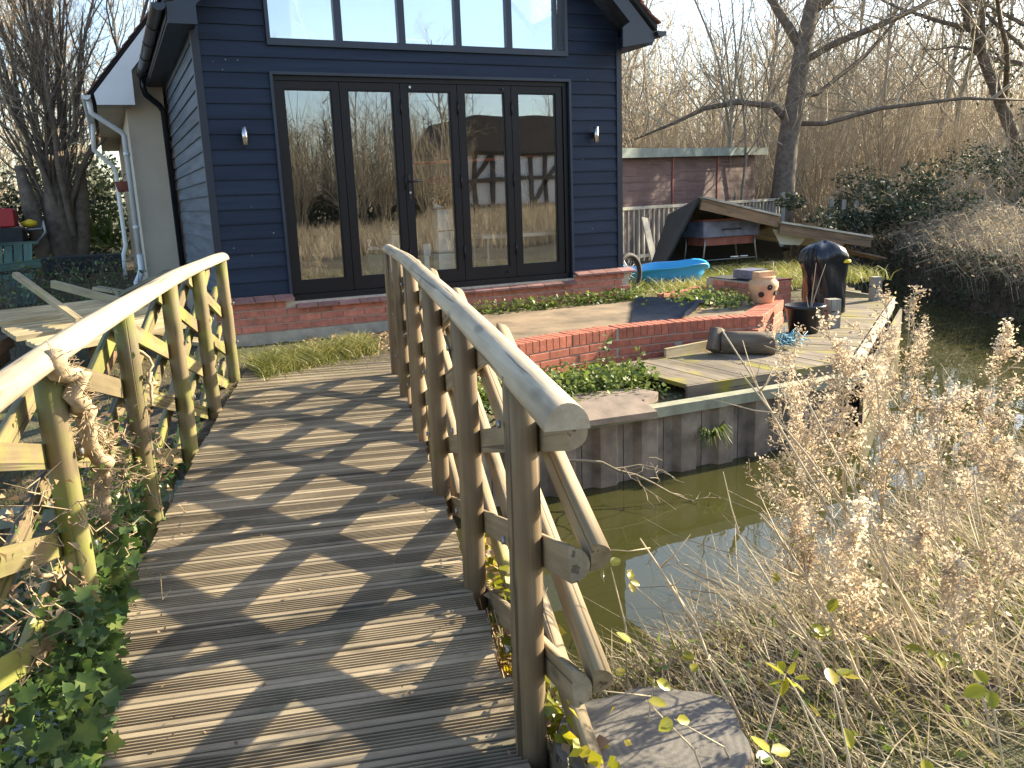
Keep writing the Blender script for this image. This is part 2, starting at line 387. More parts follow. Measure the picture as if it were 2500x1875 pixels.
# ground: soil, leaf litter, thin grass; the field south of the path is dry pasture
m, N, L, B = nodes('soil')
v = coords(N, L, (1, 1, 1))
n1 = noise(N, L, v, .8, 6, .65); n2 = noise(N, L, v, 14., 5, .7); n3 = noise(N, L, v, 60., 3, .6)
col = ramp(N, L, n2, [(.3, (.035, .026, .016)), (.55, (.095, .07, .043)), (.75, (.19, .145, .095))])
grassy = ramp(N, L, n1, [(.48, (0, 0, 0)), (.6, (1, 1, 1))])
gcol = ramp(N, L, n2, [(.3, (.03, .045, .012)), (.7, (.11, .13, .035))])
col = mix(N, L, mix(N, L, .6, (0, 0, 0), grassy), col, gcol)
sep = N.new('ShaderNodeSeparateXYZ'); L.new(v, sep.inputs[0])
mr = N.new('ShaderNodeMapRange'); mr.inputs['From Min'].default_value = -12; mr.inputs['From Max'].default_value = -14.5
L.new(sep.outputs['Y'], mr.inputs[0])
dry = ramp(N, L, n2, [(.3, (.24, .17, .09)), (.7, (.40, .30, .18))])
col = mix(N, L, mr.outputs[0], col, dry)
L.new(col, B.inputs['Base Color']); B.inputs['Roughness'].default_value = .95
bump(N, L, B, n3, .02, .7); MATS['soil'] = m
# water
m, N, L, B = nodes('water')
v = coords(N, L, (1, 1, 1)); nn = noise(N, L, v, 2.2, 3, .55)
col = ramp(N, L, noise(N, L, v, .5, 3), [(.35, (.034, .036, .011)), (.65, (.054, .052, .018))])
L.new(col, B.inputs['Base Color']); B.inputs['Roughness'].default_value = .0; B.inputs['IOR'].default_value = 1.33
B.inputs['Specular IOR Level'].default_value = 1.0
bump(N, L, B, nn, .02, .06); MATS['water'] = m
# ------------------------------------------------------------------ setting: terrain, river
def pl(xs, pts):
    p = np.array(pts, float); return np.interp(xs, p[:, 0], p[:, 1])
FARB = [(-80, -3.60), (4.6, -3.60), (8.30, -.86), (9.5, 1.05), (10.9, 3.6), (14.2, 9), (20, 18), (90, 130)]
NEARB = [(-80, -6.1), (0, -5.95), (2, -5.75), (4, -5.2), (6, -4.6), (8, -3.9), (9.9, -2.5), (10.8, -.8), (11.4, .6), (12.4, 2.1), (14.2, 5), (18, 11), (24, 19), (94, 124)]
def sstep(a, b, x):
    t = np.clip((x-a)/(b-a), 0, 1); return t*t*(3-2*t)
def height(x, y):
    x = np.asarray(x, float); y = np.asarray(y, float)
    fb, nb = pl(x, FARB), pl(x, NEARB)
    bed = -1.25
    # house bank: flat, a little lower beyond the terrace wall
    hz = 0*x + .0
    low = sstep(1.1, 1.5, x)*(1-sstep(-2.12, -1.95, y))*(1-sstep(4.0, 4.6, x)) + sstep(4.0, 4.6, x)*(1-sstep(2.3, 3.2, y-fb))
    hz = hz*(1-low) - .215*low
    hz = hz + .06*np.sin(x*1.7+1)*np.sin(y*1.3)*sstep(5, 9, y) - .02
    f_far = sstep(.0, .12, y-fb)
    # near bank and right bank: earth slope
    dn = nb-y
    nz = -.95 + .78*sstep(-.15, .75, dn) + .19*sstep(.6, 2.2, dn) + .25*sstep(1.0, 4.0, dn)*sstep(9.2, 11.5, x) + .3*sstep(4, 14, dn)*sstep(10, 16, x)
    nz = nz + .05*np.sin(x*2.3)*np.sin(y*1.9+.5)*sstep(.2, 1, dn)
    f_near = sstep(-.2, .05, dn)
    z = bed + (hz-bed)*f_far
    return np.where(dn > -.2, bed+(nz-bed)*f_near, z)
def axis(lo, a, b, hi, step):
    core = np.arange(a, b+1e-6, step); out = [core]
    d = step; left = []; x = a
    while x > lo: d *= 1.28; x -= d; left.append(max(x, lo))
    d = step; right = []; x = b
    while x < hi: d *= 1.28; x += d; right.append(min(x, hi))
    return np.concatenate([np.array(left[::-1]), core, np.array(right)])
gx = axis(-400, -6, 14, 500, .11); gy = axis(-400, -9.5, 10, 600, .11)
X, Y = np.meshgrid(gx, gy); Zg = height(X, Y)
Zg = Zg + (NP.random(Zg.shape)-.5)*.02*(np.abs(X-4) < 11)*(np.abs(Y) < 10.5)
nx, ny = len(gx), len(gy)
idx = np.arange(nx*ny).reshape(ny, nx)
F = np.stack([idx[:-1, :-1], idx[:-1, 1:], idx[1:, 1:], idx[1:, :-1]], -1).reshape(-1, 4)
tag(obj('ground', np_mesh('ground', np.stack([X, Y, Zg], -1).reshape(-1, 3), F, MATS['soil'], smooth=True)), kind='structure')
WZ = -.72
me = np_mesh('river_water', [(-300, -60, WZ), (300, -60, WZ), (300, 300, WZ), (-300, 300, WZ)], [[0, 1, 2, 3]], MATS['water'])
me = MB()
# water sheet follows the channel so that it never lies under the fields
xs = np.unique(np.concatenate([np.linspace(-70, 24, 95)]))
a = [(x, float(pl(x, NEARB))-.5, WZ) for x in xs]; b = [(x, float(pl(x, FARB))+.14, WZ) for x in xs]
k = len(xs); me.add(a+b, [(i, i+1, k+i+1, k+i) for i in range(k-1)])
tag(me.build('river_water', MATS['water']), kind='structure')

# ------------------------------------------------------------------ beams
def circ(r, n, sq=1.0): return [(r*math.cos(2*math.pi*i/n), r*sq*math.sin(2*math.pi*i/n)) for i in range(n)]
def half(r, h, n):      # flat side at z=0, dome towards +z
    return [(r*math.cos(math.pi*i/n), h*math.sin(math.pi*i/n)) for i in range(n+1)]
def rect(w_, h_): return [(-w_/2, -h_/2), (w_/2, -h_/2), (w_/2, h_/2), (-w_/2, h_/2)]
def beam_mesh(name, Lx, prof, mat, smooth=False, segs=1, jit=0., taper=0., flat_last=False, bow=0.):
    mb = MB(); n = len(prof)
    for i in range(segs+1):
        t = i/segs; s = 1-taper*t; oy = (rnd.random()-.5)*jit if 0 < i < segs else 0; oz = (rnd.random()-.5)*jit if 0 < i < segs else 0
        k = 1+(rnd.random()-.5)*jit*4
        oz += bow*math.sin(math.pi*t)
        mb.v += [(Lx*t, y*s*k+oy, z*s*k+oz) for y, z in prof]
    for i in range(segs):
        for q in range(n):
            j = (q+1) % n
            mb.f.append((i*n+q, i*n+j, i*n+n+j, i*n+n+q)); mb.sm.append(smooth and not (flat_last and q == n-1))
    mb.f.append(tuple(reversed(range(n)))); mb.sm.append(False)
    mb.f.append(tuple(segs*n+q for q in range(n))); mb.sm.append(False)
    return mb.mesh(name, mat)
def beam(name, p0, p1, prof, mat, parent=None, up=(0, 0, 1), **kw):
    p0, p1 = Vector(p0), Vector(p1); d = p1-p0
    return obj(name, beam_mesh(name, d.length, prof, MATS[mat], **kw), parent, frame(p0, d, up))

# ================================================================== BOATHOUSE (dark weatherboarded house)
HW, HD = 4.59, 9.0                 # width along X, depth along Y
house = thing('boarded_house', 'dark blue-black weatherboarded house with wide glazed folding doors beside the water', 'house', (2.3, 0, 0))
EAVE_X, EAVE_Z, APEX = .26, 3.0, 5.35
# wall cores (behind the boards)
core = MB()
core.box(.02, .70, .03, .16, .40, 3.1); core.box(3.895, HW-.02, .03, .16, .40, 3.1)
core.box(.70, 3.895, .03, .16, 2.56, 2.80)
fw = core.build('front_wall', MATS['trim_black'], house)
g = MB(); g.prism([(.02, 3.1), (.68, 3.1), (.68, 3.78), (3.885, 3.78), (3.885, 3.1), (HW-.02, 3.1), (HW-.02, 3.05), (2.3, 5.3), (.02, 3.05)][:0] or [(.02, 3.1), (.68, 3.1), (.68, 3.66)], .03, .16, 'y')
g.prism([(3.885, 3.1), (HW-.02, 3.1), (3.885, 3.70)], .03, .16, 'y'); g.prism([(.68, 3.68), (3.885, 3.68), (2.3, 5.28)], .03, .16, 'y')
g.build('gable_wall', MATS['trim_black'], house)
lw = MB().box(.03, .16, .161, HD, .40, 3.12).build('left_wall', MATS['trim_black'], house)
rw = MB().box(HW-.16, HW-.03, .161, HD, .40, 3.12).build('right_wall', MATS['trim_black'], house)
MB().box(.161, HW-.161, HD-.1, HD, .0, 3.1).build('back_wall', MATS['interior_wall'], house)
MB().box(.161, HW-.161, .17, HD-.101, .25, .38).build('room_floor', MATS['interior_floor'], house)
MB().box(.161, HW-.161, .17, HD-.101, 2.56, 2.66).build('upper_floor', MATS['interior_pale'], house)
MB().box(.161, HW-.161, 4.6, 4.7, .38, 2.56).build('room_partition', MATS['interior_wall'], house)
MB().box(.161, HW-.161, 1.9, 2.0, 2.66, 4.4).build('upper_partition', MATS['interior_pale'], house)
for sx in (.162, HW-.172): MB().box(sx, sx+.01, .17, 4.6, .38, 2.56).build('room_lining', MATS['interior_wall'], house)

# weatherboards: feather-edged, each its own board
BP = .14
def board_mesh(Lx, mat, slant=None):
    # local: X along the board, Y outwards(-), Z up from the lower edge; wedge section
    z1 = BP+.022
    sec = [(0, 0), (-.024, 0), (-.0245, .012), (-.006, z1), (0, z1)]
    x0b, x1b, x0t, x1t = 0, Lx, 0, Lx
    if slant: x0t, x1t = slant[0], Lx+slant[1]
    mb = MB()
    for end in (0, 1):
        for y, z in sec:
            t = z/z1; xa = x0b+(x0t-x0b)*t; xb = x1b+(x1t-x1b)*t
            mb.v.append((xa if end == 0 else xb, y, z))
    n = len(sec)
    for i in range(n):
        j = (i+1) % n; mb.f.append((i, n+i, n+j, j)); mb.sm.append(False)
    mb.f.append(tuple(range(n))); mb.sm.append(False); mb.f.append(tuple(reversed(range(n, 2*n)))); mb.sm.append(False)
    return mb.mesh('weatherboard', MATS[mat])
cache = {}
def fboard(x0, x1, z, slant=None, parent=None):
    key = (round(x1-x0, 4), slant)
    if key not in cache: cache[key] = board_mesh(x1-x0, 'weatherboard', slant)
    o = obj('weatherboard', cache[key], parent or fw, T(x0, .027, z) @ Matrix.Rotation((rnd.random()-.5)*.0025, 4, 'Y'))
    return o
for j in range(34):
    z = .45+BP*j
    if z > 5.1: break
    # gable limits
    xl = .062 if z+.16 < 3.12 else max(.062, z-3.08+.0)
    xr = HW-xl
    s = None
    if j < 15:
        fboard(.062, .668, z); fboard(3.928, HW-.062, z)
    elif j in (15, 16):
        fboard(.062, HW-.062, z)
    else:
        up = z+.162-3.05
        if z < 3.55:
            x0 = max(.062, z-3.06); x0t = max(.062, up)
            if x0 < .55:
                fboard(x0, .655, z, (min(x0t-x0, .6), 0.0)); fboard(3.91, HW-x0, z, (0.0, -min(x0t-x0, .6)))
        else:
            x0 = z-3.06; x0t = z+.162-3.06
            if HW-2*x0t > .2 and z > 3.72: fboard(x0, HW-x0, z, (x0t-x0, -(x0t-x0)))
# left wall boards (seen at a shallow angle) and right wall
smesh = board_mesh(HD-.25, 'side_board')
for j in range(19):
    z = .45+BP*j
    Mx = Matrix(((0, 1, 0, .027), (-1, 0, 0, HD-.19), (0, 0, 1, z), (0, 0, 0, 1)))
    obj('weatherboard', smesh, lw, Mx @ Matrix.Rotation((rnd.random()-.5)*.0012, 4, 'Y'))
    Mr = Matrix(((0, -1, 0, HW-.027), (1, 0, 0, .06), (0, 0, 1, z), (0, 0, 0, 1)))
    obj('weatherboard', smesh, rw, Mr)
for x0, x1 in ((-.006, .062), (HW-.062, HW+.006)):
    MB().box(x0, x1, -.006, .026, .44, 3.03).build('corner_board', MATS['trim_black'], house)
MB().box(-.0065, .0255, .0262, .09, .44, 3.03).build('corner_board', MATS['side_board'], house)
MB().box(HW-.0255, HW+.0065, .0262, .09, .44, 3.03).build('corner_board', MATS['trim_black'], house)

# folding doors
DX0, DX1 = .693, 3.903
fr = MB(); fr.box(.664, .692, -.012, .16, .36, 2.565); fr.box(3.904, 3.932, -.012, .16, .36, 2.565); fr.box(.6925, 3.9035, -.012, .16, 2.537, 2.565)
fr.build('door_lining', MATS['frame_blue'], house)
fr = MB(); fr.box(.6935, .713, .03, .12, .37, 2.536); fr.box(3.846, 3.9025, .03, .12, .37, 2.536); fr.box(.7135, 3.8455, .03, .12, 2.49, 2.536); fr.box(.7135, 3.8455, .005, .14, .365, .432)
fr.build('door_frame', MATS['frame_dark'], house)
LW = .626
for i in range(5):
    x0 = .7145+LW*i; x1 = x0+LW-.006
    d = MB(); gx0, gx1, gz0, gz1 = x0+.078, x1-.076, .56, 2.415
    d.box(x0, gx0, .045, .105, .435, 2.487); d.box(gx1, x1, .045, .105, .435, 2.487)
    d.box(gx0, gx1, .0455, .1045, .435, gz0); d.box(gx0, gx1, .0455, .1045, gz1, 2.487)
    # glazing bead
    d.box(gx0, gx0+.012, .055, .095, gz0, gz1); d.box(gx1-.012, gx1, .055, .095, gz0, gz1); d.box(gx0+.012, gx1-.012, .055, .095, gz0, gz0+.012); d.box(gx0+.012, gx1-.012, .055, .095, gz1-.012, gz1)
    leaf = d.build('door_leaf', MATS['frame_dark'], house)
    MB().box(gx0+.010, gx1-.010, .070, .076, gz0+.010, gz1-.010).build('glass_pane', MATS['door_glass'], leaf)
    if i in (1, 2, 3):
        for zc in (.75, 1.5, 2.25): MB().tube([(x1+.003, .038, zc-.07), (x1+.003, .038, zc+.07)], .009, 8).build('hinge', MATS['frame_dark'], leaf)
    if i == 2:
        h = MB().box(x0+.028, x0+.056, .038, .046, 1.33, 1.58)
        h.tube([(x0+.042, .04, 1.515), (x0+.042, .0, 1.515), (x0+.06, -.004, 1.515), (x0+.17, -.004, 1.513)], .009, 8)
        h.build('handle', MATS['black_plastic'], leaf)
        MB().tube([(x0+.042, .0385, 1.40), (x0+.042, .034, 1.40)], .011, 12).build('lock_cylinder', MATS['lamp_steel'], leaf)
        MB().tube([(x0+.1, .044, 2.45), (x0+.1, .025, 2.45)], .012, 12).build('door_stop', MATS['lamp_steel'], leaf)
    if i == 3:
        MB().tube([(x1-.1, .044, 2.45), (x1-.1, .02, 2.45)], .012, 12).build('door_stop', MATS['black_plastic'], leaf)
        MB().tube([(x1-.1, .044, .50), (x1-.1, .025, .50)], .011, 12).build('door_stop', MATS['black_plastic'], leaf)

# upper window band
WX0, WX1, WZ0, WZ1 = .68, 3.885, 2.80, 3.70
fr = MB(); fr.box(WX0-.012, WX0+.022, -.02, .15, WZ0, WZ1); fr.box(WX1-.022, WX1+.012, -.02, .15, WZ0+.002, WZ1); fr.box(WX0+.022, WX1-.022, -.02, .15, WZ1-.03, WZ1)
fr.box(WX0+.0225, WX1-.0225, -.018, .05, WZ0, WZ0+.055)
fr.build('window_lining', MATS['frame_blue'], house)
uw = MB()
edges = [.717, 1.335, 1.41, 1.985, 2.055, 2.60, 2.665, 3.185, 3.25, 3.765]
uw.box(WX0+.0225, edges[0], .051, .10, WZ0+.056, WZ1-.031)
for i in range(1, 9, 2): uw.box(edges[i], edges[i+1], .03, .10, WZ0+.0562, WZ1-.031)
uw.box(edges[9], edges[9]+.03, .03, .10, WZ0+.0562, WZ1-.031)
uw.box(WX0+.0225, WX1-.0225, .0515, .0995, WZ0+.0563, WZ0+.075)
uwo = uw.build('window_frame', MATS['frame_blue'], house)
for i in range(0, 10, 2): MB().box(edges[i]-.004, edges[i+1]+.004, .066, .072, WZ0+.073, WZ1-.032).build('glass_pane', MATS['window_glass'], uwo)

# things standing in the upper room
MB().box(.75, .98, .35, .40, 2.67, 3.6).build('pinboard', MATS['pin_pink'], house)
MB().box(1.0, 1.06, .5, .56, 2.67, 3.7).build('white_upright', MATS['white_paint'], house)
beam('white_brace', (1.05, .55, 3.5), (1.28, .55, 2.7), rect(.05, .05), 'white_paint', house)
MB().bevbox(2.12, 2.45, .5, .9, 2.67, 3.0, .01).build('desk_box', MATS['white_paint'], house)
beam('white_brace', (1.1, .9, 3.25), (1.35, .9, 3.1), rect(.04, .05), 'white_paint', house)
# roof, bargeboards, eaves
def roofslab(sgn):
    xe = -EAVE_X+.03 if sgn < 0 else HW+EAVE_X-.03
    a = (xe, EAVE_Z+.04); b = (HW/2, EAVE_Z+.04+(HW/2+EAVE_X-.03)*.985)
    t = .05; mb = MB()
    def part(t0, t1, y0, y1):
        p0 = (a[0]+(b[0]-a[0])*t0, a[1]+(b[1]-a[1])*t0); p1 = (a[0]+(b[0]-a[0])*t1, a[1]+(b[1]-a[1])*t1)
        mb.prism([p0, p1, (p1[0], p1[1]+t*1.2), (p0[0], p0[1]+t*1.2)], y0, y1, 'y')
    if sgn < 0: part(0, 1, -.38, HD+.2)
    else: part(0, 1, -.38, .30); part(0, 1, 1.88, HD+.2); part(0, .16, .30, 1.88); part(.86, 1, .30, 1.88)   # unseen gap added to let sun brighten the upper room
    return mb, a, b
for sgn in (-1, 1):
    mb, a, b = roofslab(sgn); ro = mb.build('roof', MATS['felt_black'], house)
    # tile courses along the slope
    tl = MB(); nC = 26
    for q in range(nC):
        t0 = q/nC; t1 = min(1, t0+1.35/nC)
        p0 = Vector((a[0]+(b[0]-a[0])*t0 - (0.03*(1 if sgn > 0 else -1)*-1 if q == 0 else 0), a[1]+(b[1]-a[1])*t0+.072)); p1 = Vector((a[0]+(b[0]-a[0])*t1, a[1]+(b[1]-a[1])*t1+.062))
        for y0_, y1_ in (((-.41, HD+.21),) if sgn < 0 or not (.10 < t0 < .88) else ((-.41, .30), (1.88, HD+.21))):
            tl.prism([(p0.x, p0.y), (p1.x, p1.y-.012), (p1.x, p1.y), (p0.x, p0.y+.016)], y0_, y1_, 'y')
    tl.build('roof_tiles', MATS['roof_tile'], ro)
    # bargeboard in front
    nrm = .15
    bb = MB(); e = a[0]; s1 = 1 if sgn < 0 else -1
    bb.prism([(e+s1*.02, a[1]-.03), (b[0], b[1]-.05), (b[0], b[1]-.26), (e+s1*.235, a[1]-.02)], -.355, -.325, 'y'); bb.build('bargeboard', MATS['frame_blue'], house)
    bx = MB()
    xin = .03 if sgn < 0 else HW-.03+.02
    lo = min(xin, e+s1*.02); hi = max(xin, e+s1*.02)
    bx.prism([(lo, 2.885), (hi, 2.885), (hi, 3.06), (lo, 3.06)] if sgn < 0 else [(lo-.19, 2.86), (hi, 2.93), (hi, 3.03), (lo-.10, 3.12), (lo-.19, 3.06)], -.36, -.3305, 'y')
    bx.build('eave_box_end', MATS['frame_blue'], house)
    sf = MB().box(min(xin, e+s1*.02), max(xin, e+s1*.02), -.33, HD, 2.905, 2.925); sf.build('soffit', MATS['trim_black'], house)
    fa = MB().box(e+s1*.02-.011, e+s1*.02+.011, -.32, HD, 2.9255, 3.06); fa.build('fascia', MATS['trim_black'], house)
    # gutter: half-round trough
    gxc = e-s1*.045; gp = []
    for q in range(11): t = math.pi*q/10; gp.append((gxc+.06*math.cos(t), 3.035-.062*math.sin(t)))
    for q in range(10, -1, -1): t = math.pi*q/10; gp.append((gxc+.055*math.cos(t), 3.035-.056*math.sin(t)))
    gt = MB().prism(gp, -.40, 3.78 if sgn < 0 else HD, 'y', smooth=False); gu = gt.build('gutter', MATS['black_plastic'], house)
    MB().prism(gp[:11], -.405, -.3995, 'y').build('gutter_end_cap', MATS['frame_blue'], gu)
    for yb in (.5, 1.4, 2.3, 3.2):
        rp = [(gxc+.066*math.cos(math.pi*q/8), 3.03-.068*math.sin(math.pi*q/8)) for q in range(9)]
        MB().prism(rp, yb-.015, yb+.015, 'y').build('gutter_bracket', MATS['black_plastic'], gu)
dp = MB().tube([(-.275, 3.70, 2.97), (-.275, 3.72, 2.86), (-.255, 3.74, 2.78), (-.10, 3.86, 2.66), (-.055, 3.9, 2.58), (-.05, 3.9, .3)], .038, 12)
dpo = dp.build('downpipe', MATS['black_plastic'], house)

# brick plinth, one object per brick, sloping tile cap
plinth = MB(); plinth.box(-.052, HW+.052, -.052, .03, .0, .372); plinth.box(-.053, .029, .031, HD, .0, .40); plinth.box(HW-.029, HW+.053, .031, HD, .0, .40)
plinth.box(-.0515, .69, -.0515, .0295, .373, .41); plinth.box(3.91, HW+.0515, -.0515, .0295, .373, .41)
pl_o = plinth.build('plinth', MATS['mortar'], house)
foot = MB().box(-.08, HW+.08, -.075, .02, -.15, .092).build('footing', MATS['concrete'], house)
bmesh_ = MB().bevbox(0, .215, 0, .03, 0, .065, .003).mesh('brick', MATS['brick'])
bhalf = MB().bevbox(0, .1025, 0, .03, 0, .065, .003).mesh('brick', MATS['brick'])
def course(x0, x1, z, off, y=-.0605, par=None, me=None, hm=None):
    x = x0-off
    while x < x1-.02:
        if x < x0-.001:
            if x+.215-x0 > .09: obj('brick', hm or bhalf, par or pl_o, T(x0, y+(rnd.random()-.5)*.003, z))
        elif x+.215 <= x1+.004:
            obj('brick', me or bmesh_, par or pl_o, T(x, y+(rnd.random()-.5)*.003, z) @ Matrix.Rotation((rnd.random()-.5)*.006, 4, 'Y'))
        elif x+.1025 <= x1+.01:
            obj('brick', hm or bhalf, par or pl_o, T(x, y, z))
        x += .225
for q, z in enumerate((.098, .173, .248, .323)):
    off = .1125 if q % 2 else 0
    if q < 3: course(-.06, HW+.06, z, off)
    else: course(-.06, .69, z, off); course(3.905, HW+.06, z, off)
def capt(x0, x1, ztop, n):
    st = (x1-x0)/n
    for i in range(n):
        a = x0+st*i; mb = MB()
        mb.prism([(-.128, ztop-.052), (-.0, ztop-.016), (-.0, ztop+.004), (-.130, ztop-.030)], a+.004, a+st-.004, 'x')
        mb.build('sill_tile', MATS['sill_tile'], pl_o)
capt(-.08, .69, .447, 4); capt(.70, 3.90, .362, 15); capt(3.908, HW+.11, .447, 4)

# wall lamps
def lamp(x, label):
    t = thing('wall_lamp', label, 'wall lamp', (x, 0, 1.97), 'wall lamps either side of the doors')
    MB().tube([(x, -.062, 1.885), (x, -.062, 2.055)], .027, 16).build('lamp_body', MATS['lamp_steel'], t)
    MB().box(x-.02, x+.02, -.045, .003, 1.94, 2.0).build('bracket', MATS['black_plastic'], t)
lamp(.372, 'steel cylinder wall lamp on the dark boards left of the doors')
lamp(4.215, 'steel cylinder wall lamp on the dark boards right of the doors')

# ================================================================== cream rendered house behind on the left
cream = thing('cream_house', 'cream rendered house with white gutters attached behind the dark boarded house', 'house', (-.5, 8, 0))
CX, CY = -.50, 4.0
MB().box(CX, -.03, CY, CY+.12, -.1, 3.2).build('front_wall', MATS['render_cream'], cream)
MB().box(CX, CX+.12, CY+.121, 13, -.1, 2.75).build('side_wall', MATS['render_cream'], cream)
MB().box(CX-.02, .0, CY-.02, CY+.05, -.1, .33).build('plinth', MATS['rust_red'], cream)
sl = (3.80-2.74)/(.92-.03)
a = (-.93, 2.72); b = (2.3, 2.72+3.23*sl)
rb = MB().prism([a, b, (b[0], b[1]+.07), (a[0], a[1]+.05)], CY-.33, 13, 'y'); crf = rb.build('roof', MATS['felt_black'], cream)
tl = MB()
for q in range(40):
    x0 = a[0]-.03+q*.082; z0 = a[1]+(x0-a[0])*sl
    tl.prism([(x0, z0+.06), (x0+.11, z0+.11*sl+.045), (x0+.11, z0+.11*sl+.058), (x0, z0+.082)], CY-.37, 13.02, 'y')
tl.build('roof_tiles', MATS['roof_tile'], crf)
bgp = MB().prism([(-.84, 2.637), (-.398, 2.641), (-.392, 3.06), (1.2, 4.93), (1.2, 5.23), (-.86, 2.77)], CY-.36, CY-.335, 'y'); bgp.build('bargeboard', MATS['white_paint'], cream)
MB().box(-.845, CX, CY-.33, 12.9, 2.642, 2.66).build('soffit', MATS['render_cream'], cream)
MB().prism([(-.955+.055*math.cos(math.pi*q/8), 2.755-.06*math.sin(math.pi*q/8)) for q in range(9)], CY-.36, 12.5, 'y').build('gutter', MATS['pipe_white'], cream)
p1 = MB().tube([(-.93, 3.8, 2.71), (-.92, 3.82, 2.56), (-.87, 3.83, 2.52), (-.60, 3.9, 2.33), (-.568, 3.92, 2.28), (-.568, 3.92, .72)], .034, 12); p1o = p1.build('downpipe', MATS['pipe_white'], cream)
MB().tube([(-.568, 3.92, .74), (-.568, 3.92, .55), (-.60, 3.90, .46), (-.65, 3.86, .38), (-.66, 3.85, .1)], .042, 12).build('downpipe_shoe', MATS['pipe_white'], cream)
MB().tube([(-.93, 6.9, 2.71), (-.96, 6.95, 2.4), (-.97, 7.0, 2.3), (-.72, 7.1, 2.05), (-.69, 7.1, 1.95), (-.69, 7.1, .75), (-.74, 7.05, .62), (-.76, 7.0, .2)], .034, 12).build('downpipe', MATS['pipe_white'], cream)
for zb in (2.05, 1.1): MB().tube([(-.568, 3.92, zb-.02), (-.568, 3.92, zb+.02)], .042, 12).build('pipe_bracket', MATS['pipe_white'], p1o)
MB().box(CX-.03, CX-.002, 5.2, 6.4, .9, 2.1).build('window', MATS['white_paint'], cream)
hp = thing('hanging_flower_pot', 'small dark flower pot hung on the cream side wall', 'flower pot', (-.64, 5.5, 1.62))
MB().lathe([(.07, 1.60), (.105, 1.74), (.11, 1.75)], 16, (-.64, 5.5)).build('pot', MATS['rust_red'], hp)
MB().tube([(-.64, 5.5, 1.75), (-.6, 5.5, 1.85), (-.505, 5.5, 1.88)], .006, 6).build('bracket', MATS['black_plastic'], hp)
# ================================================================== FOOTBRIDGE
BH = R(13.5); BA = Vector((math.sin(BH), math.cos(BH), 0)); BB = Vector((math.cos(BH), -math.sin(BH), 0))
def st(s, t, z): p = CAM + BA*s + BB*t; return Vector((p.x, p.y, z))
def dz(s): return .035 - .0072*(s-4.6)**2
def rz(s): return .992 - .0062*(s-4.7)**2
def rzl(s): return .967 - .0088*(s-5.3)**2
bridge = thing('footbridge', 'narrow arched timber footbridge with round-pole lattice railings in the foreground', 'bridge', tuple(st(4.3, -.23, 0)))
# grooved deck planks
def plank_prof(wd, th, gr, gd):
    p = [(-wd/2, -th), (wd/2, -th), (wd/2, -.003), (wd/2-.003, 0)]
    band = .021; n = gr; inner = wd-2*band; pit = inner/n
    for i in range(n):
        c = wd/2-band-pit*(i+.5); gw = pit*.36
        p += [(c+gw, 0), (c+gw*.75, -gd), (c-gw*.75, -gd), (c-gw, 0)]
    p += [(-wd/2+.003, 0), (-wd/2, -.003)]
    return p
PW = .1285
pme = [beam_mesh('deck_plank', 1.185+.012*q, plank_prof(PW-.007, .034, 6, .013), MATS['deck_wood']) for q in range(3)]
s = 1.02; q = 0
while s < 7.12:
    slope = (dz(s+.05)-dz(s-.05))/.1
    jit = (rnd.random()-.5)
    M = frame(st(s, -.825+jit*.014, dz(s)+(rnd.random()-.5)*.004), BB + BA*(rnd.random()-.5)*.006, Vector((0, 0, 1)) - BA*slope)
    obj('deck_plank', pme[q % 3], bridge, M); s += PW+(rnd.random()-.5)*.002; q += 1
# side beams under the deck
for t in (-.74, .28, -.23):
    n = 12
    mb = MB()
    for i in range(n):
        s0 = 1.05+6.0*i/n; s1 = 1.05+6.0*(i+1)/n
        a = [st(s0, t-.05, dz(s0)-.035), st(s0, t+.05, dz(s0)-.035), st(s0, t+.05, dz(s0)-.24), st(s0, t-.05, dz(s0)-.24)]
        b = [st(s1, t-.05, dz(s1)-.035), st(s1, t+.05, dz(s1)-.035), st(s1, t+.05, dz(s1)-.24), st(s1, t-.05, dz(s1)-.24)]
        mb.add(a+b, [(0, 1, 5, 4), (1, 2, 6, 5), (2, 3, 7, 6), (3, 0, 4, 7)] + ([(3, 2, 1, 0)] if i == 0 else []) + ([(4, 5, 6, 7)] if i == n-1 else []))
    mb.build('side_beam', MATS['brown_wood'], bridge)
def post(s, t, mat, top=None, lean=0., r=.043):
    p0 = st(s, t, dz(s)-.42); p1 = st(s, t+lean, (top or rz(s))-.012)
    beam('post', p0, p1, circ(r*(1+(rnd.random()-.5)*.1), 16), mat, bridge, BA, smooth=True, segs=6, jit=.007)
RS = [6.46, 5.57, 4.61, 3.59, 2.67, 1.80]
LS = [6.72, 5.60, 4.64, 3.64, 2.68, 1.72, .80]
RT, LT = .375, -.865
for s_ in RS: post(s_, RT, 'pole_wood', r=.0395)
for s_ in LS: post(s_, LT, 'green_wood', rzl(s_), lean=-.01)
